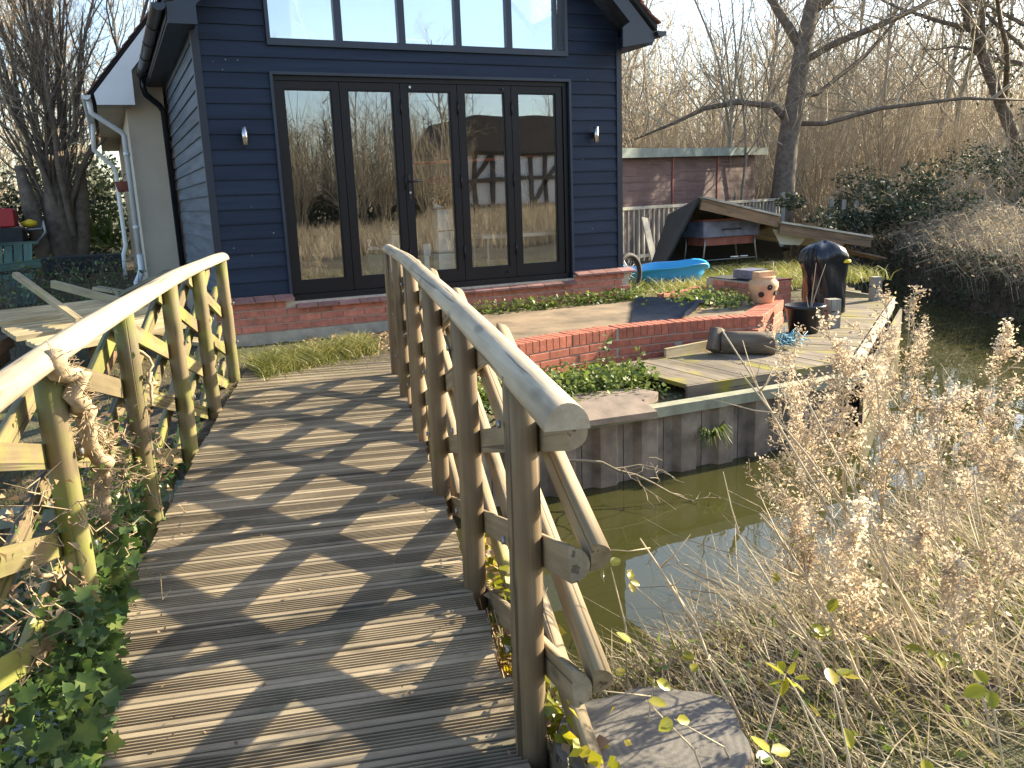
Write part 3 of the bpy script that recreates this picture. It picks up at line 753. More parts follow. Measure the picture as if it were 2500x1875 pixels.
# handrails: half-round, arched
def handrail(t, s0, s1, mat, rz, r=.053, h=.062):
    prof = half(r, h, 12); n = 40; mb = MB(); k = len(prof)
    for i in range(n+1):
        s_ = s0+(s1-s0)*i/n; sl = (rz(s_+.05)-rz(s_-.05))/.1
        o = st(s_, t+.004*math.sin(s_*1.6), rz(s_)-.022+.002*math.sin(s_*3)); kk = 1+.02*math.sin(s_*4+1)
        nrm = (Vector((0, 0, 1))-BA*sl).normalized()
        mb.v += [tuple(o+BB*y*kk+nrm*z*kk) for y, z in prof]
    for i in range(n):
        for q_ in range(k):
            j = (q_+1) % k; mb.f.append((i*k+q_, i*k+j, i*k+k+j, i*k+k+q_)); mb.sm.append(q_ != k-1)
    mb.f.append(tuple(range(k))); mb.sm.append(False); mb.f.append(tuple(reversed([n*k+q_ for q_ in range(k)]))); mb.sm.append(False)
    # express in a local frame whose X runs along the bridge so that the grain follows it
    M = frame(st(s0, t, 0), BA, (0, 0, 1)); Mi = M.inverted(); mb.v = [tuple(Mi @ Vector(v)) for v in mb.v]
    mb.build('handrail', MATS[mat], bridge, M)
handrail(RT+.004, 1.42, 6.56, 'rail_wood', rz, .043, .051)
handrail(LT-.005, .3, 6.86, 'rail_wood', rzl, .050, .056)
# lattice braces: two layers of half-round poles outside the posts
def clipbrace(m, s0, z0, smin, smax, zlo, zhi, rz):
    pts = []
    for i in range(0, 241):
        s_ = smin+(smax-smin)*i/240; z = z0+m*(s_-s0)
        if dz(s_)+zlo <= z <= rz(s_)+zhi: pts.append((s_, z))
    return (pts[0], pts[-1]) if len(pts) > 12 else None
hp_in = half(.038, .044, 10); hp_out = half(.037, .044, 10)
def lattice(t_post, side, smin, smax, mat, offs, rz):
    t_in = t_post+side*.040; t_out = t_in+side*.047
    for k_ in range(-4, 9):
        c = clipbrace(-.30, 1.55, .86-.285*k_+offs, smin, smax, -.10, -.055, rz)
        if c:
            (a, za), (b, zb) = c; beam('brace', st(a, t_in, za), st(b, t_in, zb), hp_in, mat, bridge, BB*side, smooth=True, flat_last=True, segs=4, jit=.004)
        c = clipbrace(.32, 1.55, .30+.285*k_-.855+offs, smin, smax, -.14, -.055, rz)
        if c:
            (a, za), (b, zb) = c; beam('brace', st(a, t_out, za), st(b, t_out, zb), hp_out, mat, bridge, BB*side, smooth=True, flat_last=True, segs=4, jit=.004)
lattice(RT, 1, 1.55, 6.52, 'brace_wood', 0, rz)
lattice(LT, -1, .4, 6.95, 'green_wood', .08, rzl)
# bolt heads where braces meet the posts, screw heads on the planks
bolt = MB().tube([(0, 0, 0), (.008, 0, 0)], .010, 8).mesh('bolt', MATS['metal_grey'])
for s_ in RS:
    for z_ in (.28, .56, .84):
        if z_ < rz(s_)-.08: obj('bolt', bolt, bridge, frame(st(s_, RT-.0475, z_+dz(s_)), -BB))
for s_ in LS[:5]:
    for z_ in (.3, .6): obj('bolt', bolt, bridge, frame(st(s_, LT+.0475, z_+dz(s_)), BB))
scr = MB().lathe([(.0045, 0), (.0045, .0012)], 6).mesh('screw_head', MATS['metal_grey'])
s_ = 1.02
for i in range(24):
    for t_ in (-.74, .28):
        for dd in (-.05, .05): obj('screw_head', scr, bridge, T(*st(s_+dd, t_+(rnd.random()-.5)*.012, dz(s_)+.0005)))
    s_ += PW
# nail and litter specks on the deck: fallen leaves and bits
litter = thing('leaf_litter', 'dead leaves and bits scattered on the grooved bridge deck', 'leaf litter', tuple(st(3, -.2, .04)), kind='stuff')
P = []
for i in range(150):
    s_ = 1.5+NP.random()**1.3*5; t_ = -.8+1.15*NP.random()
    if NP.random() < .5: t_ = -.8+abs(NP.normal())*.18
    P.append(tuple(st(s_, t_, dz(s_)+.006)))
o = obj('leaves', leaves_mesh('leaves', P, .016, MATS['dead_leaf'], NP, up=2.), litter); o['kind'] = 'stuff'
# ================================================================== terrace, brick wall, landing stage
patio = MB()
patio.prism([(1.85, -.076), (1.75, -2.24), (2.6, -2.10), (3.1, -2.03), (3.7, -2.04), (4.25, -2.13), (4.5, -2.18), (5.4, -1.5), (5.8, -.6), (6.4, 1.5), (4.7, 1.5), (4.7, -.076)], -.1, .095)
tag(patio.build('patio', MATS['patio_concrete']), kind='structure')
tw = thing('brick_terrace_wall', 'low curved red brick retaining wall in front of the patio', 'brick wall', (3.2, -2.3, -.13))
path = [(1.62, -2.44), (1.95, -2.40), (2.6, -2.25), (3.1, -2.17), (3.7, -2.19), (4.25, -2.28), (4.62, -2.385)]
end = [(4.62, -2.385), (5.10, -2.02), (5.60, -1.62)]
def walk(pts, step):
    out = []; P_ = [Vector(p) for p in pts]; d = 0.; tot = sum((P_[i+1]-P_[i]).length for i in range(len(P_)-1))
    while d+step*.5 < tot:
        r_ = d
        for i in range(len(P_)-1):
            l = (P_[i+1]-P_[i]).length
            if r_ <= l: out.append((P_[i]+(P_[i+1]-P_[i])*(r_/l), (P_[i+1]-P_[i]).normalized())); break
            r_ -= l
        d += step
    return out
WB, WT = -.26, .125
def strip(pts, y_in, z0, z1, th):
    mb = MB(); P_ = [Vector(p) for p in pts]; n = len(P_); L_ = []
    for i, p in enumerate(P_):
        d = (P_[min(i+1, n-1)]-P_[max(i-1, 0)]).normalized(); nr = Vector((-d.y, d.x)); L_.append((p+nr*y_in, p+nr*(y_in+th)))
    for i in range(n-1):
        (a, b), (c, e) = L_[i], L_[i+1]
        v = [(a.x, a.y, z0), (c.x, c.y, z0), (e.x, e.y, z0), (b.x, b.y, z0), (a.x, a.y, z1), (c.x, c.y, z1), (e.x, e.y, z1), (b.x, b.y, z1)]
        mb.add(v, [(0, 1, 5, 4), (2, 3, 7, 6), (4, 5, 6, 7), (0, 4, 7, 3), (1, 2, 6, 5)])
    return mb
core_o = strip(path, .008, WB, WT-.008, .19).build('mortar_core', MATS['mortar'], tw)
strip(end, .008, WB, WT-.009, .19).build('mortar_core', MATS['mortar'], tw)
bw = MB().bevbox(0, .215, 0, .1, 0, .065, .004).mesh('brick', MATS['brick_wall'])
bcap = MB().bevbox(0, .066, 0, .205, 0, .105, .004).mesh('brick', MATS['brick_wall'])
for pts in (path, end):
    for p, d in walk(pts, .075):
        obj('brick', bcap, tw, frame((p.x+rnd.random()*.002, p.y, WT-.105+(rnd.random()-.5)*.003), (d.x, d.y, 0)))
    for cq, z in enumerate((WT-.18, WT-.255, WT-.33)):
        off = .1125 if cq % 2 else 0.
        for p, d in walk(pts, .225):
            p = p+d*(off-.1125)
            obj('brick', bw, tw, frame((p.x, p.y, z), (d.x, d.y, 0)))
# second little brick planter behind
bp = thing('brick_planter', 'small square red brick planter box beside the covered barbecue', 'planter', (5.9, -1.1, -.1))
px0, px1, py0, py1 = 5.55, 6.12, -1.20, -.35
MB().box(px0+.01, px1-.01, py0+.01, py1, -.3, .28).build('mortar_core', MATS['mortar'], bp)
for cq in range(5):
    z = -.10+.075*cq
    for i in range(3):
        x = px0+.225*i-(.1125 if cq % 2 else 0)
        if x < px0-.01: obj('brick', bhalf, bp, T(px0, py0, z)); continue
        if x+.215 > px1+.02: obj('brick', bhalf, bp, T(x, py0, z)); continue
        obj('brick', bmesh_, bp, T(x, py0, z))
    for i in range(3):
        y = py0+.04+.225*i
        obj('brick', bmesh_, bp, frame((px1, y, z), (0, 1, 0))); obj('brick', bmesh_, bp, frame((px0, y+.225, z), (0, -1, 0)))
MB().box(px0+.03, px1-.03, py0+.03, py1-.02, .281, .29).build('dark_inset', MATS['felt_black'], bp); MB().tube([(px0, py0+.01, .285), (px1, py0+.01, .285)], .012, 6).build('red_rim', MATS['red_plastic'], bp)  # black sheet stands in for the shaded inside of the box
MB().box(px0+.08, px0+.36, py0+.15, py0+.45, .301, .40).build('blue_crate', MATS['enamel_blue'], bp)
# low brick step behind the urn
bs = thing('brick_step', 'low red brick kerb half buried in grass behind the urn', 'brick kerb', (5.4, -.6, .1))
for i in range(7): obj('brick', bw, bs, frame((4.75+.2*i, -.62+.075*i, .10+.004*(i % 2)), (.937, .35, 0)))

# landing stage of mossy boards
ls = thing('landing_stage', 'mossy weathered timber landing stage along the water edge', 'landing stage', (4.5, -2.8, -.13))
ma = [beam_mesh('deck_board', 1.02, rect(.138, .032), MATS['moss_wood']) for _ in range(2)]
x = 2.95; i = 0
while x < 4.55:
    obj('deck_board', ma[i % 2], ls, frame((x+.07, -3.475+(rnd.random()-.5)*.02, -.146+(rnd.random()-.5)*.005), (-.06, 1, 0))); x += .145; i += 1
ed = Vector((8.13-4.6, -.84+3.47, 0)); eL = ed.length; ed.normalize(); en = Vector((-ed.y, ed.x, 0))
mbd = [beam_mesh('deck_board', 1.75, rect(.138, .032), MATS['moss_wood']) for _ in range(2)]
d = .07; i = 0
while d < eL:
    p = Vector((4.6, -3.47, -.152))+ed*d
    o = obj('deck_board', mbd[i % 2], ls, frame(p+Vector((0, 0, (rnd.random()-.5)*.005)), en)); d += .145; i += 1
MB().box(2.93, 4.63, -3.505, -3.478, -.265, -.132).build('edge_board', MATS['moss_wood'], ls)
beam('edge_board', (4.645, -3.49, -.20), (8.155, -.865, -.20), rect(.03, .135), 'grey_wood', ls)
beam('edge_board', (8.15, -.83, -.20), (8.38, .45, -.20), rect(.03, .135), 'grey_wood', ls)
for zb_ in (-.345, -.49, -.635): beam('edge_board', (4.70, -3.555, zb_), (8.21, -.94, zb_), rect(.03, .14), 'moss_wood', ls)
o = beam('back_board', (3.45, -2.48, -.10), (4.05, -2.40, -.09), rect(.03, .10), 'old_plank', ls)
# sheet piling and waling along the bank
sp = thing('sheet_piling', 'rusty corrugated sheet piling holding the house-side river bank', 'retaining wall', (2, -3.6, -.7))
def pile_prof():
    return [(-.17, 0), (-.13, 0), (-.085, .05), (.045, .05), (.09, 0), (.168, 0), (.168, -.025), (-.17, -.025)]
pm = beam_mesh('pile', 1.25, pile_prof(), MATS['pile_steel'])
def pile(p, d):
    o_ = obj('pile', pm, sp, frame((p[0], p[1], -1.5), (0, 0, 1), Vector((d.y, -d.x, 0))))
for p, d in walk([(-6.2, -3.66), (4.35, -3.66)], .345): pile(p, Vector((d.x, d.y, 0)))
for p, d in walk([(4.66, -3.40), (8.12, -.82)], .345): pile(p, Vector((d.x, d.y, 0)))
for p, d in walk([(8.20, -.55), (8.6, .6), (9.5, 1.2), (10.7, 3.4)], .345): pile(p, Vector((d.x, d.y, 0)))
wp = [(-6.2, -3.69), (4.62, -3.69)]
for i in range(1):
    a, b = wp[i], wp[i+1]; beam('waling', (a[0], a[1], -.225), (b[0], b[1], -.225), rect(.11, .075), 'waling', sp)
# ledge slabs behind the waling
sl_ = thing('stone_slab', 'rough broken paving slab on the bank edge beside the nettles', 'paving slab', (2.2, -3.3, -.17))
MB().prism([(1.86, -3.60), (2.5, -3.56), (2.72, -3.42), (2.66, -3.2), (2.15, -3.12), (1.95, -3.3)], -.235, -.165).build('slab', MATS['slab_stone'], sl_)
sl2 = thing('stone_slab', 'dark broken paving slab tilted over the bank edge near the bridge', 'paving slab', (1.8, -3.7, -.16))
MB().add([(1.7, -3.86, -.20), (2.45, -3.80, -.235), (2.4, -3.55, -.15), (1.75, -3.58, -.14), (1.7, -3.86, -.16), (2.45, -3.80, -.195), (2.4, -3.55, -.11), (1.75, -3.58, -.10)], [(3, 2, 1, 0), (4, 5, 6, 7), (0, 1, 5, 4), (1, 2, 6, 5), (2, 3, 7, 6), (3, 0, 4, 7)]).build('slab', MATS['slab_stone'], sl2)

# mooring posts
def moor(x, y, h, r_, label):
    t = thing('mooring_post', label, 'post', (x, y, -.13), 'mooring posts')
    beam('post', (x, y, -.9), (x, y, h), [(-r_, -r_), (r_, -r_), (r_, r_), (-r_, r_)], 'grey_wood', t, (.3, 1, 0))
    MB().box(x-r_*.98, x+r_*.98, y-r_*.98, y+r_*.98, h-.13, h-.12).build('groove_shade', MATS['recess_shade'], t)  # dark slab painted in as the shade of a cut
moor(5.80, -2.12, .165, .062, 'square timber mooring post right of the black planter')
moor(7.80, -.88, .165, .055, 'mooring post at the far corner of the landing stage')
# logs
lg = thing('cut_log', 'short thick cut log lying on the landing stage by the brick wall', 'log', (4.15, -2.72, -.05))
beam('log', (3.98, -2.60, -.035), (4.33, -2.90, -.035), circ(.105, 14), 'log_bark', lg, smooth=True, segs=3, jit=.008)
lg = thing('cut_log', 'small split log leaning against the brick wall next to thicker log', 'log', (3.95, -2.53, -.1))
beam('log', (3.90, -2.56, -.12), (4.0, -2.49, .06), half(.075, .09, 9), 'log_bark', lg, (0, -1, 0), smooth=True, flat_last=True, segs=2)

# terracotta urn
ur = thing('terracotta_urn', 'pale terracotta strawberry urn with side holes and a brick on top', 'urn', (5.29, -1.65, .12))
prof = [(.095, .125), (.105, .14), (.125, .22), (.155, .30), (.150, .345), (.115, .375), (.118, .392), (.125, .40), (.09, .402)]
MB().lathe(prof, 24, (5.29, -1.65)).build('body', MATS['terracotta'], ur)
MB().box(5.185, 5.40, -1.70, -1.595, .403, .455).build('top_brick', MATS['terracotta'], ur)
for ang, z in ((-140, .225), (-106, .30), (-66, .235), (-20, .31)):
    a_ = R(ang); rr = .142 if z > .28 else .132
    c = Vector((5.29+rr*math.cos(a_), -1.65+rr*math.sin(a_), z)); nrm = Vector((math.cos(a_), math.sin(a_), 0))
    mh = MB().tube([c-nrm*.02, c+nrm*.012], [.03, .03], 10); mh.build('hole_plug', MATS['recess_shade'], ur)  # solid dark plugs stand in for the shade within each opening

# black planter pot with a dead twig plant
pp = thing('black_plant_pot', 'wide black plastic pot with bare twigs on the mossy boards', 'plant pot', (5.36, -2.18, -.13))
MB().lathe([(.135, -.128), (.145, -.125), (.185, .115), (.203, .12), (.207, .148), (.193, .15), (.172, .10)], 24, (5.36, -2.18)).build('pot', MATS['black_plastic'], pp)
MB().lathe([(.172, .08), (.173, .095)], 20, (5.36, -2.18)).build('soil', MATS['felt_black'], pp)
tw_ = MB()
tw_.tube([(5.44, -2.18, .03), (5.44, -2.19, .2), (5.45, -2.2, .38), (5.47, -2.2, .56)], [.007, .006, .005, .003], 5)
tw_.tube([(5.44, -2.18, .05), (5.50, -2.17, .22), (5.57, -2.17, .40), (5.62, -2.18, .54)], [.006, .005, .004, .002], 5)
tw_.tube([(5.43, -2.18, .06), (5.38, -2.2, .15), (5.36, -2.2, .24)], [.005, .004, .002], 5)
tw_.build('twigs', MATS['twig'], pp)
# barbecue under a black plastic cover, draped mesh with folds
bq = thing('covered_barbecue', 'barbecue wrapped in a wrinkled shiny black plastic cover', 'barbecue', (6.47, -1.36, -.13))
mb = MB(); na, nz_ = 56, 22
zz = np.linspace(-.115, .70, nz_)
for i, z in enumerate(zz):
    t = (z+.115)/.815
    rx = np.interp(t, [0, .1, .55, .72, .8, .9, .97, 1], [.205, .21, .215, .25, .25, .215, .14, .02]); ry = np.interp(t, [0, .7, .8, .9, .97, 1], [.18, .20, .22, .19, .12, .02])
    for k_ in range(na):
        a_ = 2*math.pi*k_/na
        f = 1+(.06*(1-t)+.025)*math.sin(9*a_+5*t*math.sin(2*a_)+2*t)+.04*math.sin(5*a_+10*t)+.03*math.sin(16*a_-8*t)*(1.1-t)+.02*math.sin(23*a_+17*t)
        ex = 1/(abs(math.cos(a_))**3.2+abs(math.sin(a_))**3.2)**(1/3.2)
        mb.v.append((6.46+rx*ex*f*math.cos(a_)+.05*(.5-t), -1.34+ry*ex*f*math.sin(a_), z+.012*math.sin(4*a_+1)*(t > .7)))
for i in range(nz_-1):
    for k_ in range(na):
        j = (k_+1) % na; mb.f.append((i*na+k_, i*na+j, (i+1)*na+j, (i+1)*na+k_)); mb.sm.append(True)
mb.f.append(tuple((nz_-1)*na+k_ for k_ in range(na))); mb.sm.append(True)
mb.build('cover', MATS['tarp_black'], bq)
MB().lathe([(.05, .455), (.055, .47), (.045, .49)], 10, (6.58, -1.535)).build('yellow_tie', MATS['yellow_plastic'], bq)
# ribbed black rubber mat on the patio
mt = thing('ribbed_mat', 'crumpled black ribbed rubber mat lying on the patio', 'mat', (4.4, -1.3, .1))
A_, B_, C_, D_ = Vector((4.55, -.35)), Vector((3.50, -1.86)), Vector((4.0, -2.08)), Vector((5.1, -1.05))
nu, nv = 44, 14; mb = MB()
for i in range(nu+1):
    for j in range(nv+1):
        u_, v_ = i/nu, j/nv
        p = (A_*(1-u_)+B_*u_)*(1-v_)+(D_*(1-u_)+C_*u_)*v_
        fold = .03*math.exp(-((u_-.18-.35*v_)/.10)**2)+.05*math.exp(-((v_-.95)/.1)**2)
        mb.v.append((p.x, p.y, .108+.030*(i % 2)+fold*(.4+.6*v_)))
for i in range(nu):
    for j in range(nv):
        a0 = i*(nv+1)+j; mb.f.append((a0, a0+nv+1, a0+nv+2, a0+1)); mb.sm.append(False)
mb.build('mat', MATS['rubber_mat'], mt)
# blue netting heap
nt_ = thing('netting_heap', 'tangled heap of blue netting by the end of the brick wall', 'netting', (4.62, -2.75, -.13))
mb = MB()
for i in range(26):
    c = Vector((4.62+rnd.gauss(0, .07), -2.72+rnd.gauss(0, .06), -.12)); pts = []
    for k_ in range(5): pts.append(c+Vector((rnd.gauss(0, .07), rnd.gauss(0, .06), .015+abs(rnd.gauss(0, .06)))))
    mb.tube(pts, .004, 4)
mb.build('net', MATS['net_blue'], nt_)

# blue plastic pool (sandpit shell)
po = thing('paddling_pool', 'bright blue rigid plastic paddling pool tipped by the house corner', 'paddling pool', (5.9, .95, .1))
def poolring(zf, r_, top):
    pts = []
    for k_ in range(40):
        a_ = 2*math.pi*k_/40; f = 1+.05*math.cos(5*a_)
        x_ = 5.92+.60*r_*f*math.cos(a_); y_ = 1.0+.52*r_*f*math.sin(a_)
        z = .1+zf + top*(.035*math.sin(3*a_)+.02*math.sin(5*a_+1)); pts.append((x_, y_, z))
    return pts
mb = MB(); rings = [poolring(0, .76, 0), poolring(.01, .84, 0), poolring(.13, .93, .4), poolring(.22, 1.0, 1), poolring(.235, 1.07, 1), poolring(.225, 1.07, 1), poolring(.205, .97, 1), poolring(.10, .88, .4), poolring(.02, .78, 0)]
for r_ in rings: mb.v += r_
for i in range(len(rings)-1):
    for k_ in range(40):
        j = (k_+1) % 40; mb.f.append((i*40+k_, i*40+j, (i+1)*40+j, (i+1)*40+k_)); mb.sm.append(True)
mb.f.append(tuple(range(39, -1, -1))); mb.sm.append(False); mb.f.append(tuple((len(rings)-1)*40+k_ for k_ in range(40))); mb.sm.append(False)
mb.build('shell', MATS['pool_blue'], po)
# bicycle wheel peeking round the corner
wh = thing('bicycle', 'black bicycle wheel showing behind the right house corner', 'bicycle', (4.72, .22, .1))
c = Vector((4.80, .20, .335)); ax = Vector((.35, -.94, 0)).normalized(); e1 = Vector((.94, .35, 0)).normalized()
def ringpts(r_, n=32): return [c+e1*r_*math.cos(2*math.pi*k_/n)+Vector((0, 0, r_*math.sin(2*math.pi*k_/n))) for k_ in range(n+1)]
wheel = MB().tube(ringpts(.235), .032, 10, caps=False).build('tyre', MATS['rubber'], wh)
MB().tube(ringpts(.20), .010, 8, caps=False).build('rim', MATS['black_plastic'], wh)
sp_ = MB()
for k_ in range(16):
    t = 2*math.pi*k_/16; sp_.tube([c, c+e1*.2*math.cos(t)+Vector((0, 0, .2*math.sin(t)))], .0018, 4)
sp_.tube([c-ax*.04, c+ax*.04], .02, 10); sp_.build('spokes', MATS['metal_grey'], wh)
MB().tube([c+ax*.045, c+ax*.045+Vector((-.16, .06, .30))], .013, 8).build('fork', MATS['lamp_steel'], wh)

# collapsed timber shelter
sh = thing('collapsed_shelter', 'collapsed timber lean-to roof propped over an old table', 'shelter', (8, 1.6, .1))
beam('front_beam', (6.74, 1.30, 1.12), (8.17, 1.30, .80), rect(.035, .155), 'brown_wood', sh); beam('front_beam', (8.16, 1.27, .71), (10.05, 1.27, .395), rect(.035, .145), 'brown_wood', sh)
def sheet(name, pts, th, mat, par):
    n_ = (Vector(pts[1])-Vector(pts[0])).cross(Vector(pts[3])-Vector(pts[0])).normalized()*th
    v_ = [Vector(p) for p in pts]; MB().add([*v_, *[p+n_ for p in v_]], [(3, 2, 1, 0), (4, 5, 6, 7), (0, 1, 5, 4), (1, 2, 6, 5), (2, 3, 7, 6), (3, 0, 4, 7)]).build(name, MATS[mat], par)
sheet('roof_panel', [(6.74, 1.26, 1.205), (8.18, 1.26, .885), (8.75, 3.0, .60), (7.35, 3.0, .92)], .03, 'grey_wood', sh)
sheet('roof_panel', [(8.17, 1.235, .79), (10.06, 1.235, .475), (10.4, 2.9, .25), (8.6, 2.9, .55)], .03, 'grey_wood', sh)
sheet('side_panel', [(6.74, 1.32, 1.20), (7.33, 2.9, .92), (7.0, 2.9, .06), (6.50, 1.95, .06)], .03, 'felt_black', sh)
sheet('side_panel', [(7.0, 3.0, .05), (9.9, 3.0, .05), (9.6, 2.95, .45), (7.35, 2.98, .90)], .03, 'felt_black', sh)
for a_, b_ in (((8.15, 1.33, .80), (8.7, 2.95, .52)), ((7.45, 1.33, .96), (8.05, 2.95, .70))): beam('rafter', a_, b_, rect(.05, .09), 'brown_wood', sh)
sheet('clear_sheet', [(8.15, 1.40, .70), (8.95, 1.45, .60), (8.80, 1.5, .42), (8.35, 1.45, .46)], .006, 'sheet_clear', sh)
sheet('clear_sheet', [(8.98, 1.40, .56), (9.75, 1.45, .42), (9.7, 1.5, .36), (9.05, 1.45, .48)], .006, 'sheet_clear', sh)
sheet('fallen_board', [(9.5, 1.6, .36), (10.35, 1.2, .12), (10.3, 1.35, .10), (9.5, 1.75, .32)], .03, 'brown_wood', sh)
beam('prop', (9.75, 1.5, -.1), (9.7, 1.4, .40), rect(.06, .06), 'brown_wood', sh)
# old enamel table with metal legs
tb = thing('old_cabinet_table', 'old bluish enamel drawer cabinet on thin metal legs under the shelter', 'table', (7.5, 1.6, .1))
MB().bevbox(6.98, 8.03, 1.55, 2.05, .62, .86, .01).build('drawer_box', MATS['enamel_blue'], tb)
MB().box(6.97, 8.04, 1.54, 2.06, .861, .885).build('top', MATS['rust_red'], tb)
MB().tube([(7.33, 1.55, .72), (7.33, 1.525, .735), (7.66, 1.525, .735), (7.66, 1.55, .72)], .009, 6).build('drawer_pull', MATS['black_plastic'], tb)
MB().box(7.04, 7.97, 1.60, 2.0, .50, .619).build('shelf_box', MATS['rust_red'], tb)
for xx, x2 in ((7.02, 6.97), (7.96, 8.03)):
    for yy in (1.57, 2.02): MB().tube([(xx, yy, .6), (xx, yy, .50), (x2, yy, .08)], .012, 8).build('leg', MATS['metal_grey'], tb)
MB().tube([(6.99, 1.57, .29), (8.01, 1.57, .29)], .008, 6).build('stretcher', MATS['metal_grey'], tb)
for xx in (7.45, 7.63): MB().tube([(xx, 1.5, .325), (xx+.14, 1.5, .323)], .009, 6).build('white_rod', MATS['white_paint'], tb)

# baluster fence
fn = thing('baluster_fence', 'weathered grey baluster fence in front of the purple-brown shed', 'fence', (10.5, 5.9, 0))
fa, fb_ = Vector((7.3, 4.53, 0)), Vector((13.75, 7.34, 0)); fd = (fb_-fa); fL = fd.length; fd.normalize()
beam('top_rail', fa+Vector((0, 0, 1.03)), fb_+Vector((0, 0, 1.03)), rect(.09, .055), 'grey_wood', fn); beam('bottom_rail', fa+Vector((0, 0, .14)), fb_+Vector((0, 0, .14)), rect(.05, .06), 'grey_wood', fn)
bm_ = beam_mesh('baluster', .98, rect(.045, .045), MATS['grey_wood'])
d = .1
while d < fL-.1:
    p = fa+fd*d; obj('baluster', bm_, fn, frame((p.x, p.y, .04), (0, 0, 1), Vector((-fd.y, fd.x, 0)))); d += .175
for p, h in ((fa-fd*.02, 1.16), (fb_+fd*.1, 1.19)): beam('fence_post', (p.x, p.y, -.1), (p.x, p.y, h), rect(.1, .1), 'grey_wood', fn, (.3, 1, 0))
lp = thing('leaning_plank', 'grey plank leaning against the baluster fence behind the blue pool', 'plank', (7.58, 3.6, .05))
beam('plank', (7.55, 3.6, .05), (7.80, 4.3, .86), rect(.12, .03), 'grey_wood', lp, (0, -1, .5))
# far grey pickets right of the shelter
fp = thing('picket_fence', 'short run of grey pickets beyond the shelter', 'fence', (15, 6.4, 0))
for i in range(5):
    if i == 3: continue
    x_ = 14.6+.28*i; beam('picket', (x_, 6.6-.12*i, .0), (x_+.03, 6.6-.12*i, 1.0-.03*i), rect(.12, .03), 'grey_wood', fp, (0, 1, 0))
beam('rail', (14.5, 6.68, .6), (15.9, 6.1, .55), rect(.05, .07), 'grey_wood', fp)
# shed
sd_ = thing('garden_shed', 'purple-brown timber shed with flat grey felt roof behind the fence', 'shed', (12, 8.2, 0))
s0, s1 = Vector((8.2, 6.56, 0)), Vector((15.5, 9.74, 0)); sdir = (s1-s0).normalized(); sn = Vector((-sdir.y, sdir.x, 0)); sL = (s1-s0).length
Ms = frame(s0, sdir)
MB().box(-.7, 7.15, .02, 2.2, -.1, 2.14).build('wall', MATS['shed_wood'], sd_, Ms)
shedb = {}
for i, xs_ in enumerate((-1.36, .77, 2.90, 5.03)):
    for j in range(10):
        me_ = shedb.get(0) or beam_mesh('cladding_board', 2.06, [(-.012, 0), (.008, 0), (.008, .225), (-.004, .225)], MATS['shed_wood']); shedb[0] = me_
        obj('cladding_board', me_, sd_, Ms @ T(xs_+.035, .0, .02+.215*j))
    MB().box(xs_-.03, xs_+.03, -.03, .01, .0, 2.1).build('cover_strip', MATS['rust_red'], sd_, Ms)
MB().box(-.02, .14, -.06, -.031, .0, 1.97).build('corner_post', MATS['brown_wood'], sd_, Ms)
rf = MB(); rf.add([(-.9, -.25, 1.98), (7.35, -.25, 2.16), (7.35, 2.4, 2.24), (-.9, 2.4, 2.12), (-.9, -.25, 2.18), (7.35, -.25, 2.34), (7.35, 2.4, 2.40), (-.9, 2.4, 2.30)], [(3, 2, 1, 0), (4, 5, 6, 7), (0, 1, 5, 4), (1, 2, 6, 5), (2, 3, 7, 6), (3, 0, 4, 7)])
rf.build('roof', MATS['felt_roof'], sd_, Ms)

# ---------------- left yard: plank heap, turquoise boat, cart
heap = [((-1.50, -1.36, .36), (-.40, -.86, .41), .40, 'wide pale board lowest and nearest in the sunlit lumber heap'),
        ((-1.72, -.86, .42), (-.45, -.42, .45), .40, 'middle wide board of the sunlit lumber heap'),
        ((-1.98, -.24, .48), (-.60, .14, .50), .44, 'wide board at the back of the sunlit lumber heap')]
for i, (a_, b_, w_, lab) in enumerate(heap):
    t = thing('loose_plank', lab, 'plank', a_, 'planks in the lumber heap'); beam('plank', a_, b_, plank_prof(w_, .045, 5, .008), 'old_plank', t, (0, -.12, 1))
more = [((-1.70, .15, .80), (-1.20, -1.0, .47), .055, .045, 'long squared batten slanting down across the lumber heap'),
        ((-1.45, .65, .66), (-.70, -.15, .44), .05, .07, 'second squared batten slanting behind the longest batten'),
        ((-1.35, -.45, .43), (-.30, .05, .50), .10, .045, 'pale plank running right towards the handrail from the lumber heap'),
        ((-.95, .9, .45), (-.30, 2.4, .60), .09, .03, 'thin board pointing right behind the lumber heap'),
        ((-1.1, 1.6, .52), (-.45, 1.1, .38), .13, .03, 'short broken board end tipped up in the shade behind the heap'),
        ((-1.05, -.30, .30), (-.2, -1.35, .22), .16, .03, 'plank lying under the left handrail among dry ivy')]
for a_, b_, w_, h_, lab in more:
    t = thing('loose_plank', lab, 'plank', a_, 'planks in the lumber heap'); beam('plank', a_, b_, rect(w_, h_), 'old_plank', t)
st_ = thing('timber_stack', 'dark stacked bearers under the lumber heap', 'timber', (-1.6, -.6, 0))
for a_, b_ in (((-2.0, -1.0, .1), (-1.9, .1, .1)), ((-1.1, -1.3, .1), (-1.0, .1, .1)), ((-2.0, -.9, .22), (-1.85, .1, .22)), ((-1.1, -1.2, .22), (-.95, .1, .22))): beam('bearer', a_, b_, rect(.12, .11), 'brown_wood', st_)
bt = thing('turquoise_boat', 'old turquoise painted timber boat hull at the left edge', 'boat', (-2.5, 5.5, 0))
for i in range(9):
    x_ = -3.1+.13*i; beam('hull_plank', (x_, 6.0, .62), (x_+.02, 6.15, .90), rect(.11, .025), 'turquoise_wood', bt, (0, 1, 0))
beam('gunwale', (-3.3, 5.95, .52), (-1.9, 6.02, .60), rect(.05, .12), 'turquoise_wood', bt)
